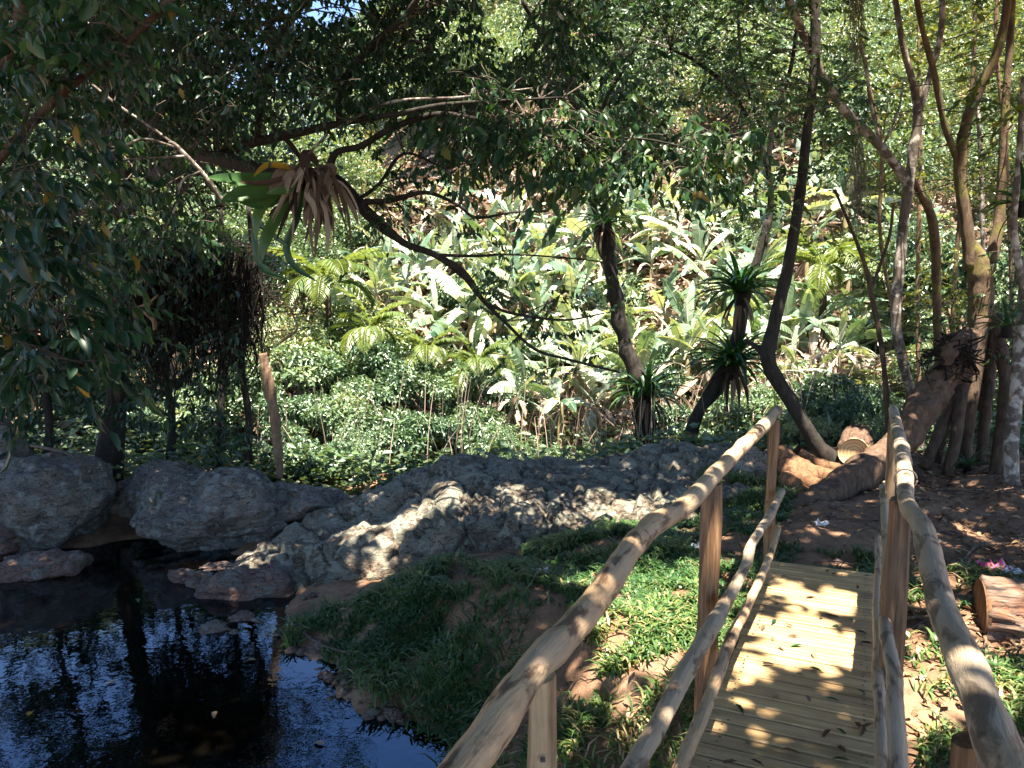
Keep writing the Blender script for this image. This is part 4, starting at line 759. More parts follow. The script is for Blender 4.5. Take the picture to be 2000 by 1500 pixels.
prop = [[(1805, 915, 8.4, 10), (1835, 845, 8.5, 11), (1870, 760, 8.7, 11), (1900, 660, 8.9, 10)], [(1850, 928, 8.3, 10), (1868, 850, 8.4, 11), (1880, 760, 8.6, 12), (1908, 650, 8.8, 11)], [(1882, 915, 8.6, 11), (1892, 820, 8.7, 12), (1905, 720, 8.8, 13), (1920, 620, 8.9, 13)], [(1915, 905, 8.8, 10), (1925, 800, 8.8, 11), (1935, 690, 8.9, 11), (1930, 590, 9, 10)], [(1945, 955, 8.0, 20), (1958, 860, 8.2, 16), (1965, 760, 8.4, 14), (1945, 620, 8.8, 10)], [(1830, 905, 8.8, 7), (1850, 820, 8.8, 7), (1890, 720, 8.9, 7)]]
st = make_tree('stilt_rooted_tree', 'mossy forked tree standing on a cage of prop roots at right', 'tree', [(1905, 800, 9, 15), (1912, 700, 9, 19), (1915, 620, 9, 23), (1916, 560, 9, 26), (1914, 525, 9, 24), (1905, 490, 9, 14), (1902, 470, 9, 5)], [g1, g2, g3], 'bark_moss', base=at(1900, 915, 8.7), seed=71, flute=.12)
for i, l in enumerate(prop): V, F = ptube(l, 9, .14, 80 + i); part('prop_root', V, F, M['bark_brown'], st)
lv, tw = twigcloud([(1660, 2040, -60, 230, 10.0, 12.5, 460, .07, .2, .85), (1640, 2040, 150, 420, 10.2, 12.5, 260, .06, .2, .9), (1900, 2060, -60, 300, 7.6, 9.0, 60, .07, .1, .6)], limbpts([g1, g2, g3]), 15, .3, -.2)
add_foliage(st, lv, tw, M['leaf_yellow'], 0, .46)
re = make_tree('edge_tree', 'grey trunk standing at the right edge of the view', 'tree', [(1990, 1020, 7.4, 20), (1978, 950, 7.5, 18), (1976, 860, 7.6, 16), (1990, 740, 7.8, 17), (2005, 600, 8, 20), (2030, 420, 8.1, 20), (2060, 200, 8.2, 18), (2080, -60, 8.2, 16)], [[(2005, 600, 8, 9), (1980, 450, 7.9, 8), (1990, 320, 7.8, 7), (2000, 150, 7.7, 6)]], 'bark_pale', seed=91)
lv, tw = twigcloud([(1930, 2060, 330, 720, 8.2, 9.6, 110, .075, .0, .5), (1790, 2040, 580, 930, 9.4, 10.8, 150, .085, 0, .45), (1930, 2050, 560, 900, 8.6, 9.6, 40, .085, 0, .4)], None, 16, .5, -.3); add_foliage(re, lv, tw, M['leaf_deep'])
def sapling(label, pts, m, seed, regs=None, name='sapling', limbs=(), leaf='leaf_yellow'):
    t = make_tree(name, label, name, pts, list(limbs), m, seed=seed)
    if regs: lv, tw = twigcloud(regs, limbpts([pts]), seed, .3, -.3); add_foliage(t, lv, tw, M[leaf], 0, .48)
    return t
sapling('mossy crooked sapling left of the prop roots, joining the pale tree', [(1845, 900, 10.4, 9), (1833, 700, 10.4, 10), (1830, 600, 10.4, 10), (1828, 500, 10.3, 11), (1818, 420, 10.1, 10), (1795, 375, 9.9, 8), (1778, 340, 9.7, 6)], 'bark_moss', 101, [(1790, 1900, 330, 640, 10.5, 12, 100, .06, .2, .9)])
sapling('thin bare sapling rising just left of the right far post', [(1735, 905, 9.0, 6), (1732, 790, 9.0, 6), (1722, 680, 9.1, 6), (1705, 590, 9.2, 6), (1690, 520, 9.2, 5), (1660, 440, 9.3, 4), (1630, 370, 9.3, 3)], 'bark_brown', 102, [(1590, 1740, 440, 660, 9.6, 11.5, 100, .055, .2, .8)], limbs=[[(1700, 570, 9.2, 4), (1735, 470, 9.3, 4), (1745, 400, 9.3, 3)]])
sapling('slim pale stem with bare twigs against the leaves near the upper right', [(1770, 700, 10.6, 3), (1735, 560, 10.5, 4), (1718, 440, 10.4, 4), (1722, 290, 10.3, 4), (1700, 180, 10.2, 4), (1680, 80, 10.1, 3)], 'root', 103, None, limbs=[[(1722, 285, 10.3, 2.5), (1765, 220, 10.2, 1.5)], [(1715, 330, 10.3, 2), (1690, 300, 10.2, 1)], [(1720, 290, 10.3, 2), (1735, 200, 10.2, 1.5)]])
for i, (x0, x1, Y, lab) in enumerate([(1870, 1905, 11.2, 'straight thin stem showing through between the mossy sapling and the forked tree'), (1800, 1795, 11.6, 'thin straight stem behind the pale tree'), (1930, 1900, 11.8, 'thin pale stem behind the mossy fork at upper right'), (1985, 1945, 10.6, 'leaning pale stem near the upper right corner')]):
    sapling(lab, [(x0, 905, Y, 4), (x0 - 8, 600, Y, 5), ((x0 + x1) / 2, 300, Y, 5), (x1, 80, Y, 4), (x1 + 10, -80, Y, 3)], ['bark_moss', 'root', 'bark_pale', 'root'][i], 110 + i, None, name='stem')
for i, (x, Y, lab) in enumerate([(330, 10.8, 'dark thin trunk left of the vine tangle'), (425, 11.2, 'dark leaning trunk under the vine tangle'), (480, 10.6, 'dark trunk just left of the pale hanging root'), (90, 9.6, 'dark trunk behind the small upper boulder at left')]):
    sapling(lab, [(x, 930, Y, 9), (x + 6, 820, Y, 9), (x - 8 + 20 * (i == 1), 700, Y, 8), (x + 15, 560, Y, 7), (x + 5, 400, Y, 5)], 'bark_dark', 120 + i, [(x - 80, x + 60, 560, 900, Y - .6, Y + .6, 45, .075, 0, .45)], name='thin_tree', leaf='leaf_canopy')

# ------------------------------------------------------------------ fallen trunk, logs, roots
V, F = ptube([(1515, 1055, 6.9, 44), (1560, 1008, 7.0, 34), (1610, 972, 7.2, 30), (1670, 930, 7.5, 29), (1725, 897, 7.8, 27), (1765, 855, 8.0, 28), (1802, 800, 8.2, 29), (1838, 745, 8.4, 29), (1866, 700, 8.5, 26), (1895, 650, 8.7, 18)], 20, .30, 5, 110, 6.0, .12)
ft = thing('fallen_log', 'thick fallen log leaning from the ground up to the prop roots', 'log', at(1560, 1030, 7.0)); part('stem', V, F, M['bark_log'], ft)
vs = []
for k in range(60):
    x, y = rng.normal(1858, 22), rng.normal(695, 18); vs.append(tube([at(x, y, 8.35), at(x + rng.normal(0, 22), y + rng.normal(5, 18), 8.25), at(x + rng.normal(0, 40), y + rng.normal(10, 25), 8.25)], [.012, .009, .003], 4, 7))
V, F = join(vs); part('root_tangle', V, F, M['vine'], ft, kind='stuff')
V, F = ptube([(1850, 722, 8.35, 12), (1846, 695, 8.3, 20), (1860, 672, 8.35, 18), (1874, 655, 8.4, 5)], 12, .6, 8, 24, 6); part('rotten_end', V, F, M['bark_brown'], ft)
for pts in ([(1560, 1025, 6.85, 14), (1545, 1060, 6.7, 10), (1548, 1085, 6.6, 5)], [(1600, 985, 7.0, 14), (1615, 1015, 6.8, 10), (1640, 1030, 6.7, 5)], [(1525, 1040, 6.8, 16), (1500, 1070, 6.75, 10), (1470, 1095, 6.7, 4)]): V, F = ptube(pts, 8, .25, 3); part('root', V, F, M['bark_log'], ft)
vs = [ptube([(1515, 880, 7.9, 16), (1545, 905, 7.8, 20), (1580, 925, 7.7, 20), (1625, 930, 7.6, 14), (1660, 925, 7.6, 6)], 10, .3, 1), ptube([(1530, 905, 7.8, 18), (1560, 935, 7.6, 20), (1600, 945, 7.5, 14), (1640, 940, 7.5, 6)], 10, .3, 2), ptube([(1560, 885, 8.0, 12), (1600, 908, 7.9, 14), (1640, 912, 7.9, 9)], 9, .3, 3), ptube([(1530, 930, 7.6, 16), (1570, 960, 7.4, 14), (1600, 968, 7.3, 8)], 9, .3, 4)]
V, F = join(vs); solo('root_mass', V, F, M['rootred'], 'orange brown gnarled roots at the foot of the curved trunk', 'roots')
def log(name, label, c0, axis, L, r, m, cap=True, seed=1, rough=.08, capm='cut'):
    axis = unit(np.array(axis, float)); t = thing(name, label, 'log', c0)
    P = [c0, c0 + axis * L * .33, c0 + axis * L * .66, c0 + axis * L]; V, F = tube(P, [r, r * .98, r * 1.02, r * .97], 72, 40, rough, seed, True, 5.0, .02)
    q = V - c0; al = q @ axis; rad = q - al[:, None] * axis; rn = unit(rad); fz = np.stack([rn[:, 0] * r * 26, rn[:, 1] * r * 26, rn[:, 2] * r * 26], -1) + (al * 3.2)[:, None] * axis
    rd_ = 1 - np.abs(fbm(fz, 3, seed)) * 1.6; V = V + rn * (np.where(np.linalg.norm(rad, axis=1) > r * .4, -.034 * np.clip(rd_, 0, 1) ** 3, 0))[:, None]; part('bark', V, F, M[m], t)
    n = unit(np.cross(axis, [0, 0, 1.])); b_ = np.cross(n, axis); a = np.linspace(0, 2 * np.pi, 24, endpoint=False); rr = r * .93 * (1 + .03 * np.sin(3 * a + seed)); c1 = c0 - axis * .008
    V = np.vstack([c1 + np.outer(np.cos(a) * rr, n) + np.outer(np.sin(a) * rr, b_), c0 + axis * .02 + np.outer(np.cos(a) * rr, n) + np.outer(np.sin(a) * rr, b_), c1[None] + 0]); k = np.arange(24)
    part('cut_face', V, [np.stack([k, (k + 1) % 24, np.full(24, 48)], -1), np.stack([k, (k + 1) % 24, (k + 1) % 24 + 24, k + 24], -1)], M[capm], t)
log('sawn_log', 'short sawn log with a bright cut face beyond the end of the bridge', at(1668, 884, 7.9), (.46, .88, .10), .6, .165, 'bark_log', seed=4)
log('bark_log', 'thick bark covered log lying at the right edge beside the bridge', at(1915, 1196, 4.55), (.93, -.36, 0), 1.1, .225, 'bark_furrow', seed=6, rough=.12, capm='rootred')
lr = thing('dry_roots', 'pale dry root bundle under the right hand log', 'roots', at(1960, 1285, 4.3))
for k in range(14):
    x, y = rng.uniform(1880, 2010), rng.uniform(1235, 1275); V, F = ptube([(x, y, 4.35, 3), (x + rng.normal(0, 15), y + 20, 4.25, 2.5), (x + rng.normal(-10, 25), min(y + rng.uniform(30, 60), 1330), 4.2, 1.2)], 5, .2, k); part('root', V, F, M['root'], lr)
for i, (pts, lab) in enumerate([([(1765, 1180, 4.75, 4), (1830, 1215, 4.6, 4), (1900, 1245, 4.45, 4), (2010, 1290, 4.3, 4)], 'pale bent stick running from the right post under the log'), ([(1762, 1228, 4.6, 4), (1800, 1226, 4.6, 4), (1835, 1225, 4.6, 3)], 'short pale stick lying level right of the right post'), ([(1762, 1275, 4.45, 3), (1790, 1250, 4.5, 3), (1825, 1222, 4.6, 2.5)], 'thin stick slanting up right of the right post'), ([(1768, 1195, 4.8, 3), (1790, 1220, 4.6, 3), (1830, 1240, 4.5, 3), (1870, 1240, 4.5, 2)], 'forked twig on the bare soil beside the right post'), ([(1835, 960, 7.4, 3), (1870, 962, 7.3, 4), (1910, 985, 7.1, 3)], 'long pale root on the dark soil below the prop roots'), ([(1880, 1095, 5.4, 3), (1900, 1065, 5.6, 3), (1925, 1045, 5.7, 2)], 'thin stick on the soil below the edge tree'), ([(572, 1215, 6.0, 3), (620, 1255, 5.7, 3), (690, 1300, 5.4, 2)], 'bare stick slanting down the shaded pond bank'), ([(655, 1335, 5.2, 2), (720, 1320, 5.2, 2.5), (800, 1325, 5.1, 2)], 'dry twig lying level low on the pond bank'), ([(1690, 1010, 6.0, 2.5), (1715, 1035, 5.9, 2.5), (1740, 1040, 5.9, 2)], 'small stick on the soil beyond the right rail'), ([(60, 870, 8.6, 3), (130, 885, 8.5, 3), (165, 910, 8.5, 2)], 'bare twig arching over the big left boulder')]):
    P = [at(*p[:3]) for p in pts]
    for p in P:
        g = float(H(p[0], p[1]))
        if i != 9: p[2] = max(g + .012, min(p[2], g + .06))
    V, F = tube(P, [p[3] * p[2] / 1500 for p in pts], 6, 16, .15, i); solo('stick', V, F, M['root'] if i in (0, 1, 3, 4) else M['twig'], lab, 'stick')

# litter scraps
def scrap(name, label, px, py, Y, s, m, seed, zoff=.03):
    r = np.random.default_rng(seed); g = np.linspace(-1, 1, 7); A, B = np.meshgrid(g, g); p = at(px, py, Y); z = H(np.array([p[0]]), np.array([p[1]]))[0] + zoff
    Vp = np.stack([A * s + r.normal(0, s * .12, A.shape), B * s * .7 + r.normal(0, s * .12, A.shape), np.abs(r.normal(0, s * .35, A.shape)) + .25 * s], -1).reshape(-1, 3) + [p[0], p[1], z]
    i = np.arange(6)[:, None] * 7 + np.arange(6)[None]; solo(name, Vp, np.stack([i, i + 1, i + 8, i + 7], -1).reshape(-1, 4), M[m], label, 'litter', smooth=False)
def Yg(px, py, z=0): return G(px, py, z)[1]
scrap('wrapper', 'crumpled pink wrapper on the soil at right', 1942, 1090, Yg(1942, 1098), .085, 'pink', 1)
scrap('paper_scrap', 'whitish pink scrap just right of the pink wrapper', 1976, 1097, Yg(1976, 1104), .065, 'white', 2)
scrap('paper_scrap', 'white scrap on the soil under the fallen trunk', 1605, 1025, Yg(1605, 1035, -.05), .05, 'white', 3)
scrap('paper_scrap', 'white scrap in the grass between the two left posts', 1362, 1088, Yg(1362, 1095, -.2), .045, 'white', 4)
scrap('paper_scrap', 'thin white scrap in the grass below the outcrop', 1055, 1130, Yg(1055, 1140, -.35), .06, 'white', 5)

# leaves fallen on the planks
fl = []
for k in range(3):
    V, F, c_ = leaves8(np.zeros((1, 3)), np.array([[1., 0, 0]]), np.array([[0, 0, 1.]]), np.array([.05 + .012 * k]), np.array([.02])); V[:, 2] += .004 + .10 * (V[:, 0] - .025) ** 2 * 20; fl.append(V - [.025, 0, 0]); 
FLM = []
for k in range(3):
    for mm in ('dead', 'litter', 'brom'):
        me = mesh_np('fallen_leaf', fl[k], F, np.array([.3] * 4 + [.3] * 2)); me.materials.append(M[mm]); FLM.append(me)
for k in range(58):
    s, t = rng.uniform(-3.3, -.05), rng.uniform(-W_D / 2 + .05, W_D / 2 - .05); q = int(rng.integers(0, 9)); o = bpy.data.objects.new('fallen_leaf', FLM[q]); COL.objects.link(o)
    o.location = Vector(bw(s, t, .004)); o.rotation_euler = (rng.normal(0, .25), rng.normal(0, .2), rng.uniform(0, 6.28)); z = rng.uniform(.7, 1.2); o.scale = (z, z, z)
    tag(o, ['dark brown', 'tan', 'green'][q % 3] + ' fallen leaf on the ' + ('planks at the far end' if s > -1.1 else 'planks halfway along the deck' if s > -2.1 else 'shaded near planks') + ' of the bridge', 'leaf', 'fallen leaves on the bridge deck')

for (px, py, mm, lab) in [(635, 1455, 'litter', 'tan leaf floating at the lower middle of the pond'), (268, 1170, 'brom', 'green leaf floating near the reddish slab'), (55, 1400, 'yellow', 'yellowish leaf floating at the left edge of the pond'), (420, 1390, 'litter', 'pale leaf floating in the middle of the pond'), (230, 1330, 'dead', 'brown leaf floating left of the middle of the pond'), (500, 1290, 'litter', 'tan leaf floating close to the wet bank rock')]:
    V, F, c_ = leaves8(np.zeros((1, 3)), np.array([[1., .4, 0]]), np.array([[0, 0, 1.]]), np.array([.085]), np.array([.036])); p = G(px, py, WZ + .004); o = link('floating_leaf', mesh_np('floating_leaf', V + [0, 0, .004], F, np.array([.7] * 6)), M[mm]); o.location = Vector(p); o.rotation_euler = (0, 0, px * .37); tag(o, lab, 'leaf', 'leaves floating on the pond')

# ------------------------------------------------------------------ crowns above the frame (they shade the near ground and show in the pond)
def overhead(name, label, base, path, rads, box, n, leafL, seed, thr, limbs):
    t = thing(name, label, 'tree', base); V, F = tube(path, rads, 10, 40, .12, seed, True, 4); part('trunk', V, F, M['bark_brown'], t)
    for l, rr in limbs: V, F = tube(l, rr, 7, 24, .12, seed + 1); part('branch', V, F, M['bark_brown'], t)
    cl = boxcloud(box, n, leafL, seed, thr, .55, .1, .9)
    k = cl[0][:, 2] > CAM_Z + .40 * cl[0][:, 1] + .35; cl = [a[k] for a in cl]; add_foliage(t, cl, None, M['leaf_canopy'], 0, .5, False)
overhead('shade_tree', 'tall spreading tree on the near right bank shading the bridge from above', (5.6, 1.8, -.3), [(5.6, 1.8, -1.3), (5.3, 1.7, 2), (4.6, 1.9, 4.5), (4.0, 2.2, 6.5), (3.6, 2.4, 8.5)], [.22, .19, .16, .13, .06], (-.7, 8.5, -3.5, 8.8, 5.2, 8.6), 60000, .23, 61, -.6,
         [([(4.6, 1.9, 4.5), (3, 3.2, 5.6), (1.5, 4.4, 6.4), (.3, 5.5, 7)], [.10, .08, .05, .02]), ([(4.4, 2, 5), (5.5, 3.8, 6), (6.2, 5.6, 6.8)], [.09, .06, .02]), ([(4, 2.2, 6.5), (2, 1, 7), (0, -.5, 7.5)], [.09, .06, .02])])
overhead('shade_tree', 'tall tree behind the viewpoint spreading over the near pond', (-5.2, -5.2, -.3), [(-5.2, -5.2, -1.3), (-4.9, -4.4, 2), (-4.3, -3, 4.5), (-3.6, -1.5, 6.5), (-3, -.4, 8.3)], [.24, .2, .17, .13, .06], (-7.5, .2, -4, 8.0, 5.2, 8.6), 60000, .23, 62, -.6,
         [([(-4.3, -3, 4.5), (-3.2, -.8, 5.7), (-2.2, 1.6, 6.4), (-1.5, 3.6, 6.9)], [.11, .08, .05, .02]), ([(-3.6, -1.5, 6.5), (-5, .5, 7), (-6, 2.5, 7.3)], [.08, .06, .02])])
rt = boxcloud((2.5, 9.5, 7.2, 9.6, 5.3, 8.0), 6500, .17, 63, .02, .5, .2, .9); k_ = rt[0][:, 2] > CAM_Z + .41 * rt[0][:, 1] + .2; rt = [a[k_] for a in rt]
P, A, N, L, v_ = rt; kk = shade_keep(P); V, F, c_ = leaves2(P[kk], A[kk], N[kk], L[kk], L[kk] * .5); part('foliage', V, F, M['leaf_canopy'], st, leafattr(v_[kk], c_), 'stuff')

# ------------------------------------------------------------------ banana grove
def banana_leaf(L, W, rise, curl, seed):
    r = np.random.default_rng(seed); n = 13; s = np.linspace(0, 1, n + 1); ang = rise - curl * s ** 1.2
    x = np.concatenate([[0], np.cumsum(np.cos(ang[:-1]) * L / n)]); z = np.concatenate([[0], np.cumsum(np.sin(ang[:-1]) * L / n)])
    w = W * .5 * np.clip(np.minimum(np.minimum(2.6 * (s - .06), 1.0), 1.05 - s ** 5), 0.03, 1); V, F, va = [], [], []
    for sd in (-1, 1):
        lob = r.uniform(.05, .5); 
        for i in range(n):
            if r.random() < .35: lob = r.uniform(-.15, .75)
            tear = r.uniform(.1, .4) * (r.random() < .55); k = len(V); ax = np.array([math.cos(ang[i]), 0, math.sin(ang[i])]); nz = np.array([-math.sin(ang[i]), 0, math.cos(ang[i])])
            for (ii, tt) in ((i, 0.0), (i + 1, -tear)):
                c0 = np.array([x[ii], 0, z[ii]]); V.append(c0)
                ww = max(w[ii], .01) if i not in (n - 1,) or ii == i else .01
                e = c0 + sd * np.array([0, 1, 0]) * ww * math.cos(lob) - nz * ww * math.sin(lob) + ax * (ww * .22 + tt * L / n)
                V.append(.45 * c0 + .55 * e + nz * .04 * ww); V.append(e)
            F += [[k, k + 1, k + 4, k + 3], [k + 1, k + 2, k + 5, k + 4]]; va += [r.uniform(.2, .7)] * 2
    mv, mf = tube(np.stack([x, 0 * x, z - .008], -1), np.linspace(.022, .004, n + 1), 4, n + 1, cap=False); o = len(V)
    return np.vstack([np.array(V), mv]), np.vstack([np.array(F), mf[0] + o]), va + [.95] * len(mf[0])
BL = []
for k in range(9):
    V, F, va = banana_leaf([1.7, 1.5, 1.9, 1.6, 1.4, 1.8, 1.5, 1.7, 1.3][k], [.40, .34, .42, .36, .32, .40, .42, .32, .34][k], [1.25, .9, .75, .5, 1.05, .7, .35, 1.4, .6][k], [1.1, 1.3, 1.7, 1.4, .6, 1.0, 1.5, .9, 2.0][k], k)
    me = mesh_np('leaf', V, F, va); me.materials.append(M['banana']); BL.append(me)
DL = []
for k in range(3):
    V, F, va = banana_leaf(1.3, .22, [.5, -.4, -.9][k], [2.2, 1.1, .7][k], 20 + k); me = mesh_np('dead_leaf', V, F, va); me.materials.append(M['straw']); DL.append(me)
ST = []
for k in range(3):
    V, F = tube([(0, 0, -.5), (.02, .02, .3), (.03 * k, .05, 1.1), (.05 * k, .03, 1.7)], [.12, .11, .085, .05], 9, 12, .12, k); ST.append(mesh_np('pseudostem', V, F)); 
m, nt, b = mat('banana_stem'); c = ramp(nt, noise(nt, coords(nt, 'Object', (6, 6, 1.2)), 3, 6, .6), [(.3, (.09, .05, .03)), (.5, (.24, .19, .09)), (.7, (.40, .33, .22))]); nt.links.new(c, b.inputs['Base Color']); b.inputs['Roughness'].default_value = .55; M['bstem'] = m
for q in ST: q.materials.append(m)
rb = np.random.default_rng(91)
NB = 0
def banana(px, Y, scale, label, nl=8, group='banana plants in the sunlit grove'):
    p = at(px, 600, Y); p[2] = float(H(p[0], p[1])); t = thing('banana_plant', label, 'banana plant', p, group); h = rb.uniform(1.1, 1.7)
    o = link('pseudostem', ST[rb.integers(0, 3)], None, t); o.scale = (scale, scale, scale * h / 1.5); off = rb.uniform(0, 6.28)
    for k in range(nl):
        o = link('leaf', BL[(k * 2 + rb.integers(0, 9)) % 9], None, t); s = scale * rb.uniform(.75, 1.12); o.scale = (s, s, s); o.location = (0, 0, scale * h * 1.08)
        o.rotation_euler = (rb.normal(0, .4), rb.normal(0, .5), off + k * 2.4 + rb.normal(0, .3))
    for k in range(rb.integers(3, 7)):
        o = link('dead_leaf', DL[k % 3], None, t); s = scale * rb.uniform(.7, 1.1); o.scale = (s, s, s); o.location = (0, 0, scale * h * .95); o.rotation_euler = (0, 0, rb.uniform(0, 6.28))
    return t
for (px, Y, s, lab) in [(1095, 12.6, .62, 'small banana plant just behind the outcrop, left of the central trunk'), (1010, 13.2, .66, 'low banana clump with brown sheaths behind the outcrop crest'), (1165, 13.4, .6, 'young banana plant at the left foot of the central trunk'), (1565, 12.4, .6, 'young banana plant behind the far left post'), (1640, 12.8, .6, 'young banana plant behind the sawn log'), (1380, 13.6, .7, 'banana plant behind the foot of the bromeliad tree'), (1240, 14.4, .7, 'banana plant directly behind the central trunk'), (1720, 13.8, .65, 'banana plant in line with the right far post')]: banana(px, Y, s, lab, 7, None)
BT = []; placed = []
for i in range(900):
    if len(placed) >= 165: break
    px, Y = rb.uniform(690, 1760), rb.uniform(14.2, 23.5)
    if px < 1000 and Y < 15.5: continue
    p = at(px, 600, Y)
    if all((p[0] - q[0]) ** 2 + (p[1] - q[1]) ** 2 > .38 for q in placed):
        placed.append(p); near, mid = Y < 17.5, Y < 20.5
        lab = 'banana plant'
        t = banana(px, Y, rb.uniform(.5, .98), lab, rb.integers(7, 12)); BT.append((t, px, 'front' if near else 'middle' if mid else 'back'))

ORD = ['leftmost', 'second', 'third', 'fourth', 'fifth', 'sixth', 'seventh', 'eighth', 'ninth', 'tenth', 'eleventh', 'twelfth', 'thirteenth', 'fourteenth', 'fifteenth']
def place_labels(lst, zones, fmt):
    cells = {}
    for t, px, row in lst:
        z = next(n for x, n in zones if px < x); cells.setdefault((row, z), []).append((px, t))
    for (row, z), q in cells.items():
        q.sort(key=lambda a: a[0])
        for i, (_, t) in enumerate(q): t['label'] = fmt(('' if len(q) == 1 else ORD[i] + (' ' if i == 0 else ' from left, ')), row, z)
place_labels(BT, [(900, 'left of the arching limb tip'), (1090, 'behind the arching limb tip'), (1210, 'just left of the central trunk'), (1440, 'between central trunk and bromeliad tree'), (1560, 'between bromeliad tree and bowed trunk'), (9999, 'right of the bowed trunk')],
    lambda o, r, z: o + 'banana plant, ' + r + ' rows, ' + z)
# feather palms left of the grove
def frond(L, rise, curl, seed):
    r = np.random.default_rng(seed); n = 34; s = np.linspace(0, 1, n); ang = rise - curl * s; x = np.cumsum(np.cos(ang) * L / n); z = np.cumsum(np.sin(ang) * L / n)
    P, A, N, LL = [], [], [], []
    for i in range(3, n):
        ax = np.array([math.cos(ang[i]), 0, math.sin(ang[i])]); ln = L * .26 * math.sin(math.pi * (.12 + .85 * s[i]))
        for sd in (-1, 1): P.append([x[i], 0, z[i]]); A.append(ax * .7 + np.array([0, sd, 0]) * .9 + np.array([0, 0, -.3]) + r.normal(0, .06, 3)); N.append([0, 0, 1]); LL.append(ln)
    P, A, N, LL = map(np.array, (P, A, N, LL)); V, F, c_ = leaves2(P, A, N, LL, LL * .11); mv, mf = tube(np.stack([x, 0 * x, z], -1), np.linspace(.018, .003, n), 4, n, cap=False)
    F = [F[0], mf[0] + len(V)]; return np.vstack([V, mv]), F, list(r.uniform(.1, 1, len(F[0]))) + [.8] * len(mf[0])
FR = []
for k in range(4): V, F, va = frond(1.7, 1.3 - .2 * k, 1.4 + .3 * k, k); me = mesh_np('frond', V, F, va); me.materials.append(M['palm']); FR.append(me)
for px, py, Y, s, lab in [(640, 560, 14.5, .95, 'feathery pale palm under the arching limb, left of the grove'), (720, 650, 13.5, .6, 'small feathery palm below the arching limb'), (835, 700, 13.6, .62, 'small palm with drooping fronds in front of the left bananas'), (930, 720, 13.2, .55, 'low palm with arching fronds left of the central bananas'), (1610, 530, 15.0, .9, 'palm with bright feathery fronds right of the curved trunk')]:
    p = at(px, py, Y); g = float(H(p[0], p[1])); t = thing('palm', lab, 'palm', (p[0], p[1], g)); V, F = tube([(p[0], p[1], g - .2), p - [0, 0, .1], p + [0, 0, .1]], [.07, .06, .03], 8, 10, .1); part('trunk', V, F, M['bark_brown'], t)
    for k in range(11):
        o = link('frond', FR[k % 4], None, t); o.location = Vector(p - np.array([p[0], p[1], g])); z = s * rb.uniform(.8, 1.1); o.scale = (z, z, z); o.rotation_euler = (0, rb.normal(0, .15), k * 2.4)

# ------------------------------------------------------------------ shrubs and hillside trees
def crown(R, n, leafL, seed, lobes=16, flat=.8, detail=False, wr=.45, cmin=.28, cmax=.55):
    r = np.random.default_rng(seed); c = unit(r.normal(size=(lobes, 3))) * r.uniform(.35, .95, (lobes, 1)); c[:, 2] = np.abs(c[:, 2]) * .9 - .15; cr = r.uniform(cmin, cmax, lobes)
    k = r.integers(0, lobes, n); d = unit(r.normal(size=(n, 3))); d[:, 2] = np.where(r.random(n) < .75, np.abs(d[:, 2]), d[:, 2]); P = (c[k] + d * (cr[k] * r.uniform(.55, 1.08, n))[:, None]) * np.array([R, R, R * flat])
    A = d * .6 + r.normal(0, .6, (n, 3)); A[:, 2] -= .55; N = d * .7 + r.normal(0, .45, (n, 3)); N[:, 2] += .4; L = leafL * r.uniform(.6, 1.3, n)
    v = np.clip(r.uniform(.15, .75, n) + .12 * r.normal(size=lobes)[k], 0, 1); V, F, c_ = (leaves8 if detail else leaves2)(P, A, N, L, L * wr); return V, F, leafattr(v, c_)
SH = []
for k in range(5):
    V, F, va = crown(1.0, 6500, [.12, .075, .15, .095, .11][k], 200 + k, [26, 34, 18, 30, 22][k], [.85, 1.0, .75, 1.1, .9][k], wr=[.42, .5, .3, .45, .36][k], cmin=.16, cmax=.40); me = mesh_np('foliage', V, F, va); me.materials.append(M['leaf_shrub']); SH.append(me)
tv, tf = join([tube([(0, 0, -1.2), (.1 * math.cos(a), .1 * math.sin(a), -.4), (.5 * math.cos(a), .5 * math.sin(a), .3)], [.03, .025, .008], 5, 8) for a in (0, 1.3, 2.6, 3.9, 5.2)]); STM = mesh_np('stems', tv, tf); STM.materials.append(M['bark_brown'])
shrubs = []
def shrub(px, Y, R, py, label, k, group=None):
    p = at(px, py, Y); g = float(H(p[0], p[1])); p[2] = max(p[2], g + .3 * R); t = thing('shrub', label, 'shrub', p, group)
    o = link('foliage', SH[k % 5], None, t, 'stuff'); o.scale = (R, R, R); o.rotation_euler = (0, 0, k * 1.7); o = link('stems', STM, None, t); o.scale = (R, R, max(R * .8, (p[2] - g) / 1.1)); shrubs.append(p)
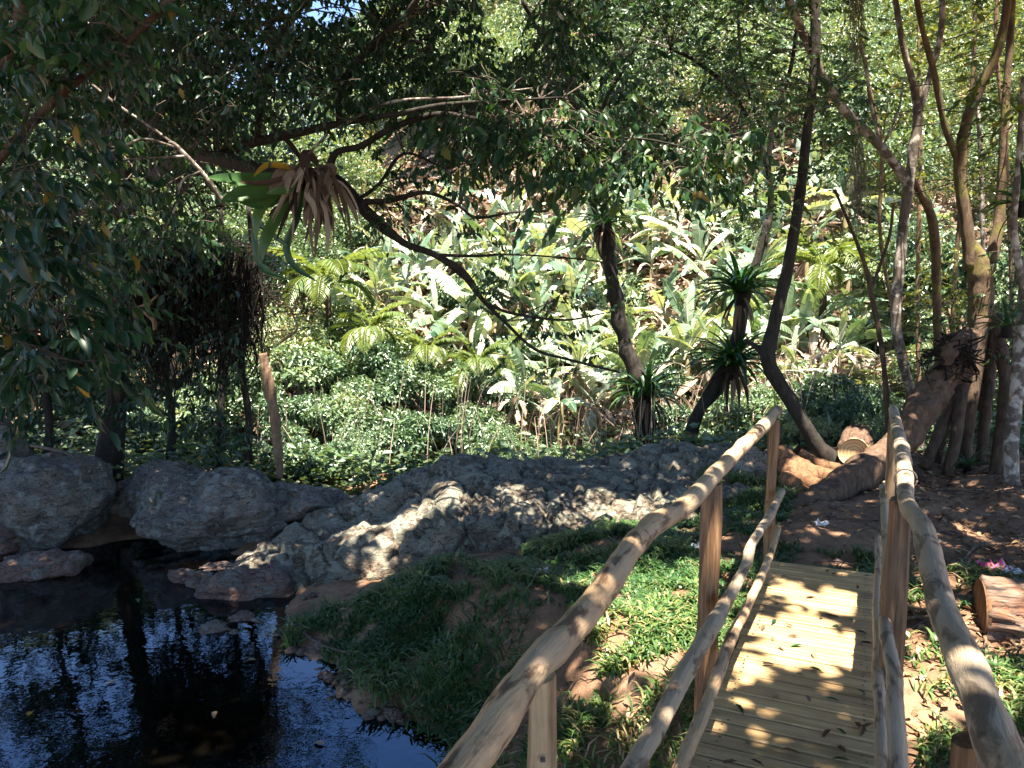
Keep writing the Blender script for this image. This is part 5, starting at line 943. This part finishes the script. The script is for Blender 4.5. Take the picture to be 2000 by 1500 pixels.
for i, (px, Y, R, py, lab) in enumerate([
    (610, 10.9, .62, 925, 'bright shrub filling the gap between the layered boulder and the slab'), (700, 11.3, .66, 905, 'sunlit shrub behind the upper edge of the slab'), (800, 11.8, .75, 860, 'rounded sunlit shrub behind the outcrop crest'), (690, 12.4, .8, 830, 'full green shrub behind the slab, second row'), (590, 12.3, .8, 830, 'green shrub to the right of the hanging pale root'), (905, 12.6, .7, 850, 'darker shrub right of the rounded shrub'),
    (980, 12.0, .5, 885, 'low bright shrub on the outcrop skyline left of the small bananas'), (1060, 12.3, .42, 890, 'lowest shrub on the outcrop skyline'), (760, 13.4, .95, 760, 'broad yellow green shrub in front of the grove'), (880, 13.4, .85, 770, 'broad pale shrub below the left bananas'), (640, 13.6, 1.0, 740, 'broad green shrub below the feathery palm'), (560, 14.2, 1.0, 690, 'tall pale shrub right of the vine tangle'),
    (700, 15.0, 1.1, 660, 'tall pale shrub in front of the left bananas'), (470, 13.0, .9, 800, 'backlit shrub behind the vine tangle'), (380, 13.2, 1.0, 830, 'lit shrub seen beneath the vine tangle'), (280, 12.6, .8, 860, 'lit shrub seen between the two big boulders'), (200, 13.6, 1.0, 800, 'shrub behind the dark left trunk'), (80, 13.0, 1.1, 760, 'shrub behind the upper left boulder'), (1000, 13.6, .7, 800, 'shrub at the foot of the central bananas'), (1320, 12.9, .55, 830, 'shrub between the central trunk and the bromeliad tree'),
    (1470, 12.2, .6, 850, 'shrub behind the left handrail near the bromeliad tree'), (1540, 13.4, .7, 780, 'shrub left of the bowed trunk'), (1640, 13.6, .75, 770, 'shrub above the sawn log'), (1700, 11.4, .5, 850, 'low shrub behind the right far post'), (1840, 12.6, 1.0, 740, 'shrub behind the leaning fallen trunk'), (1950, 12.6, 1.1, 760, 'shrub behind the prop roots'), (1980, 13.6, 1.2, 600, 'tall shrub at the right edge behind the prop roots'), (1880, 14.4, 1.3, 560, 'tall shrub behind the mossy sapling'), (1760, 14.8, 1.2, 540, 'tall shrub behind the pale tree'), (1570, 9.9, .42, 850, 'small shrub between the bowed trunk and the far left post'), (1650, 10.4, .48, 815, 'small shrub directly above the sawn log'), (1700, 9.8, .36, 860, 'small shrub right behind the sawn log'), (1610, 11.4, .6, 780, 'leafy shrub filling the gap right of the bowed trunk'), (300, 14.6, 1.3, 640, 'tall shrub behind the hanging vines'), (120, 15.0, 1.4, 560, 'tall shrub behind the left edge leaves'), (450, 15.4, 1.3, 560, 'tall shrub above the vine tangle')]):
    shrub(px, Y, R, py, lab, i)
GS = []; rs_ = np.random.default_rng(71)
for i in range(34):
    px, Y = rs_.uniform(620, 1780), rs_.uniform(14.5, 23); p = at(px, 600, Y); R = rs_.uniform(.5, 1.1); g = float(H(p[0], p[1])); t = thing('shrub', 'shrub', 'shrub', (p[0], p[1], g + R * rs_.uniform(.4, 1.0)), 'shrubs among the banana plants')
    o = link('foliage', SH[i % 5], None, t, 'stuff'); o.scale = (R, R, R); o.rotation_euler = (0, 0, i * 1.3); o = link('stems', STM, None, t); o.scale = (R, R, R); GS.append((t, px, 'lower' if Y < 18.5 else 'upper'))
place_labels(GS, [(1000, 'left of the arching limb tip'), (1210, 'left of the central trunk'), (1500, 'between central trunk and bowed trunk'), (9999, 'right of the bowed trunk')], lambda o, r, z: o + 'pale shrub in the ' + r + ' banana grove ' + z)
HC = []
for k in range(6):
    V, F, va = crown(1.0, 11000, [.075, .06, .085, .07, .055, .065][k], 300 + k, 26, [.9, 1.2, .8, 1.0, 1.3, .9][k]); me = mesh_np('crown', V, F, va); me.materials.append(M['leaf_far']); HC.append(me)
HT = []
for k in range(3):
    V, F = tube([(0, 0, -1.6), (.04, .02, -.8), (.02 * k, .05, 0), (.06, 0, .6)], [.055, .045, .035, .012], 7, 14, .15, k); q = mesh_np('trunk', V, F); q.materials.append(M['bark_pale']); HT.append(q)
HTL = []; hp = []; rh = np.random.default_rng(17); hl = ['dense rounded green tree on the hillside beyond the grove', 'tall narrow green tree on the hillside beyond the grove', 'pale loose leaved tree on the hillside beyond the grove']
for i in range(4000):
    if len(hp) >= 120: break
    Y = rh.uniform(19, 56); px = rh.uniform(-250, 2250); p = at(px, 300, Y)
    if Y < 25 and 680 < px < 1700: continue
    R = rh.uniform(1.3, 2.4) * (1 + (Y - 20) / 60)
    if all((p[0] - q[0]) ** 2 + (p[1] - q[1]) ** 2 > (.62 * (R + q[3])) ** 2 for q in hp):
        g = float(H(p[0], p[1])); hp.append((p[0], p[1], g, R)); k = rh.integers(0, 6); c0 = (p[0], p[1], g + R * 1.05)
        t = thing('hillside_tree', 'tree', 'tree', c0, 'trees covering the hillside'); HTL.append((t, px, ('tall narrow' if k in (1, 4) else 'loose leaved' if k in (2, 5) else 'dense rounded', 'low on' if Y < 30 else 'halfway up' if Y < 42 else 'high on'))); o = link('crown', HC[k], None, t, 'stuff'); o.scale = (R, R, R); o.rotation_euler = (0, 0, rh.uniform(0, 6.28)); o = link('trunk', HT[k % 3], None, t); o.scale = (R, R, R)
place_labels(HTL, [(350, 'behind the left tree'), (800, 'behind the arching limb'), (1250, 'above the central trunk'), (1600, 'above the bromeliad tree'), (9999, 'behind the trunks at right')], lambda o, r, z: o + r[0] + ' tree ' + r[1] + ' the hillside ' + z)
# dry leaves lying under the banana plants
rd = np.random.default_rng(29); n = 40000; x = rd.uniform(-8, 15, n); y = rd.uniform(13, 30, n); P = np.stack([x, y, H(x, y) + rd.random(n) ** 2 * .9], -1); A = rd.normal(size=(n, 3)); A[:, 2] *= .35; N = rd.normal(0, .45, (n, 3)); N[:, 2] += .9; N[:, 1] -= .4; L = rd.uniform(.2, .7, n)
V, F, c_ = leaves2(P, A, N, L, L * rd.uniform(.1, .28, n)); link('dry_leaf_litter', mesh_np('dry_leaf_litter', V, F, leafattr(rd.random(n), c_)), M['straw'], None, 'stuff')
# undergrowth over the valley and the hill

ru = np.random.default_rng(23); n = 210000; x = ru.uniform(-32, 34, n); y = 10.2 + 46 * ru.random(n) ** 1.7; keep = np.abs(x - 0) < (y * .75 + 3); keep &= ~((x > 2.5) & (y < 12.2)); x, y = x[keep], y[keep]; n = len(x)
z = H(x, y); P = np.stack([x, y, z + ru.random(n) ** 1.5 * (.25 + .55 * np.clip(vnoise(np.stack([x, y, 0 * x], -1) * .5, 9) + .5, 0, 1.4))], -1); A = ru.normal(size=(n, 3)); A[:, 2] = np.abs(A[:, 2]) * .4 - .1; N = ru.normal(0, .5, (n, 3)); N[:, 2] += .9; N[:, 1] -= .3; x2 = ru.uniform(2.3, 8, 9000); y2 = ru.uniform(9.2, 13.0, 9000); k2 = ru.random(9000) < sstep(y2, 9.0, 10.6) * .9; x2, y2 = x2[k2], y2[k2]; m2 = len(x2); P = np.concatenate([P, np.stack([x2, y2, H(x2, y2) + ru.random(m2) * .3], -1)]); A = np.concatenate([A, A[:m2]]); N = np.concatenate([N, N[:m2]]); y = np.concatenate([y, y2]); n = len(y)
L = ru.uniform(.09, .2, n) * (1 + np.clip(y - 15, 0, 30) / 28)
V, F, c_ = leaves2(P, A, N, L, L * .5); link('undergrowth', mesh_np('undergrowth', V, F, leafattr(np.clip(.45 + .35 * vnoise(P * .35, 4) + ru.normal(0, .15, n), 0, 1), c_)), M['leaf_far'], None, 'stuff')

# dry stalks standing among the shrubs
vs = []; rk = np.random.default_rng(81)
for i in range(420):
    x, y = rk.uniform(-4, 5.5), rk.uniform(10.6, 15.5); g = float(H(x, y)); h = rk.uniform(.5, 1.6); lx, ly = rk.normal(0, .22, 2)
    vs.append(tube([(x, y, g), (x + lx * .3, y + ly * .3, g + h * .5), (x + lx, y + ly, g + h)], [.008, .006, .003], 4, 7, cap=False))
V, F = join(vs); link('dry_stalks', mesh_np('dry_stalks', V, F, np.full(sum(len(f) for f in F), .6)), M['straw'], None, 'stuff')
# white rail fence far up the hill
fp = [at(1120 + 28 * k, 172 - 1.5 * k, 34) for k in range(8)]; wf = thing('white_fence', 'distant white rail fence on the hillside near the top centre', 'fence', fp[0])
for a in fp: V, F = tube([a - [0, 0, .7], a + [0, 0, .35]], [.04, .04], 5, 3, cap=True); part('post', V, F, M['fencewhite'], wf)
for dz in (.28, -.1): V, F = tube([q + [0, 0, dz] for q in fp], [.035] * 8, 5, 16); part('rail', V, F, M['fencewhite'], wf)

# ------------------------------------------------------------------ grass and leaf litter on the near ground
def blades(P, D, L, W):
    n = len(P); D = unit(D); B = unit(np.cross(D, [0, 0, 1.])); up = np.array([0, 0, 1.])
    p1 = P + up * (L * .45)[:, None] + D * (L * .18)[:, None]; p2 = P + up * (L * .62)[:, None] + D * (L * .55)[:, None]; p3 = P + up * (L * .52)[:, None] + D * (L * .92)[:, None]; w = (B * W[:, None]) / 2
    V = np.stack([P - w * .8, P + w * .8, p1 - w, p1 + w, p2 - w * .75, p2 + w * .75, p3], 1).reshape(-1, 3); o = np.arange(n)[:, None, None] * 7
    return V, [(np.array([[4, 5, 6]])[None] + o).reshape(-1, 3), (np.array([[0, 1, 3, 2], [2, 3, 5, 4]])[None] + o).reshape(-1, 4)], [1, 2]
rg = np.random.default_rng(55); n = 520000; x = rg.uniform(-1.8, 7.5, n); y = rg.uniform(1.8, 9.3, n); d = shore_d(x, y); s_ = (x - END[0]) * V2[0] + (y - END[1]) * V2[1]; l_ = (x - END[0]) * U2[0] + (y - END[1]) * U2[1]
Q = np.stack([x, y, 0 * x], -1); nz = fbm(Q * 1.1, 3, 8); n2 = fbm(Q * 4.5, 2, 18)
dens = np.where(s_ < -.36, sstep(d, .2, .7) * (1.1 + .7 * nz), 0); dens = np.where((s_ < -.3) & (l_ < -1.3) & (l_ > -3.2) & (s_ > -1.3), dens * (.3 + .6 * (nz > .05)), dens)
dens = np.where((np.abs(s_) <= .36) & (l_ < 0), .06, dens); dens = np.where((l_ > -.02) & (l_ < .75) & (s_ > -1.6) & (s_ < 1.7), .75 + .3 * nz, dens)
dens = np.where((s_ > .36) & (l_ <= 0) & (l_ > -.9) & (s_ < 1.3), .45 + .7 * nz, dens); dens = np.where((s_ > .5) & (l_ < -.9), .10 + .75 * np.clip(nz - .15, 0, 1), dens)
pq, pr = proj(np.stack([x, y, np.full(n, -.2)], -1)); dens = np.where((pq > 1925) & (pr > 1350) & (pq < 2150), .9, dens)
dens = np.where((x < 2.3) & (y > 6.75 + .1 * np.sin(x * 7)) & (l_ < .1), dens * .03, dens); dens = np.where((x < -.2) & (y > 6.3), 0, dens); dens = dens * sstep(n2, -.5, .25)
k = rg.random(n) < dens * .85; x, y = x[k], y[k]; n = len(x); P = np.stack([x, y, H(x, y) - .006], -1); D = rg.normal(size=(n, 3)); D[:, 2] = 0; cl = vnoise(Q[k] * 2.2, 30)
L = rg.uniform(.06, .19, n) * (1 + .6 * cl) * np.where(s_[k] < -1.5, .88, .68); dry = .22 * ((s_[k] > -1.7) & (l_[k] < -.3)) * (rg.random(n) < .75); V, F, c_ = blades(P, D, L, rg.uniform(.007, .018, n)); link('grass', mesh_np('grass', V, F, leafattr(np.clip(.45 + .25 * cl + dry + rg.normal(0, .2, n), 0, 1), c_)), M['grass'], None, 'stuff')  # dry: some dry blades, plus yellow sunlight painted into the grass by the bridge
n = 17000; x = rg.uniform(-1.5, 8, n); y = rg.uniform(2.2, 10, n); d = shore_d(x, y); s_ = (x - END[0]) * V2[0] + (y - END[1]) * V2[1]; k = (d > .05) & ((rg.random(n) < .25) | (s_ > .4)); x, y = x[k], y[k]; n = len(x)
P = np.stack([x, y, H(x, y) + .012], -1); A = rg.normal(size=(n, 3)); A[:, 2] *= .25; N = rg.normal(0, .3, (n, 3)); N[:, 2] += 1; L = rg.uniform(.03, .09, n)
V, F, c_ = leaves2(P, A, N, L, L * .45); link('leaf_litter', mesh_np('leaf_litter', V, F, leafattr(rg.random(n), c_)), M['litter'], None, 'stuff')
bm = bmesh.new(); bmesh.ops.create_icosphere(bm, subdivisions=1, radius=1.0); PD = np.array([v.co[:] for v in bm.verts]); PF = np.array([[v.index for v in f.verts] for f in bm.faces]); bm.free()
n = 60000; x = rg.uniform(-3.2, 7, n); y = rg.uniform(2.2, 9.5, n); d = shore_d(x, y); k = ((np.abs(d - .12) < .28) & (rg.random(n) < .28)) | ((d > .1) & (rg.random(n) < .006)); x, y = x[k], y[k]; vs = []
zz = H(x, y)
for i in range(len(x)):
    sz = .012 + .04 * rg.random() ** 3 * 1.4; vs.append((PD * (1 + rg.normal(0, .13, (len(PD), 1))) * np.array([sz, sz * rg.uniform(.6, 1), sz * rg.uniform(.4, .7)]) @ np.array([[math.cos(i), math.sin(i), 0], [-math.sin(i), math.cos(i), 0], [0, 0, 1]]) + [x[i], y[i], zz[i] + sz * .2], PF))
V, F = join(vs); link('pebbles', mesh_np('pebbles', V, F), M['rock_red'], None, 'stuff')
vs = []
for i in range(520):
    x, y = rg.uniform(-1.2, 7), rg.uniform(2.4, 9.5)
    if shore_d(np.array([x]), np.array([y]))[0] < .1: continue
    a = rg.uniform(0, 6.28); ln = rg.uniform(.08, .35); pts = [(x + math.cos(a) * ln * t + .03 * rg.normal(), y + math.sin(a) * ln * t + .03 * rg.normal()) for t in (-.5, 0, .5)]; vs.append(tube([(p[0], p[1], float(H(p[0], p[1])) + .012 + .02 * rg.random()) for p in pts], [.005, .005, .002], 4, 6, cap=False))
V, F = join(vs); link('twig_litter', mesh_np('twig_litter', V, F), M['twig'], None, 'stuff')
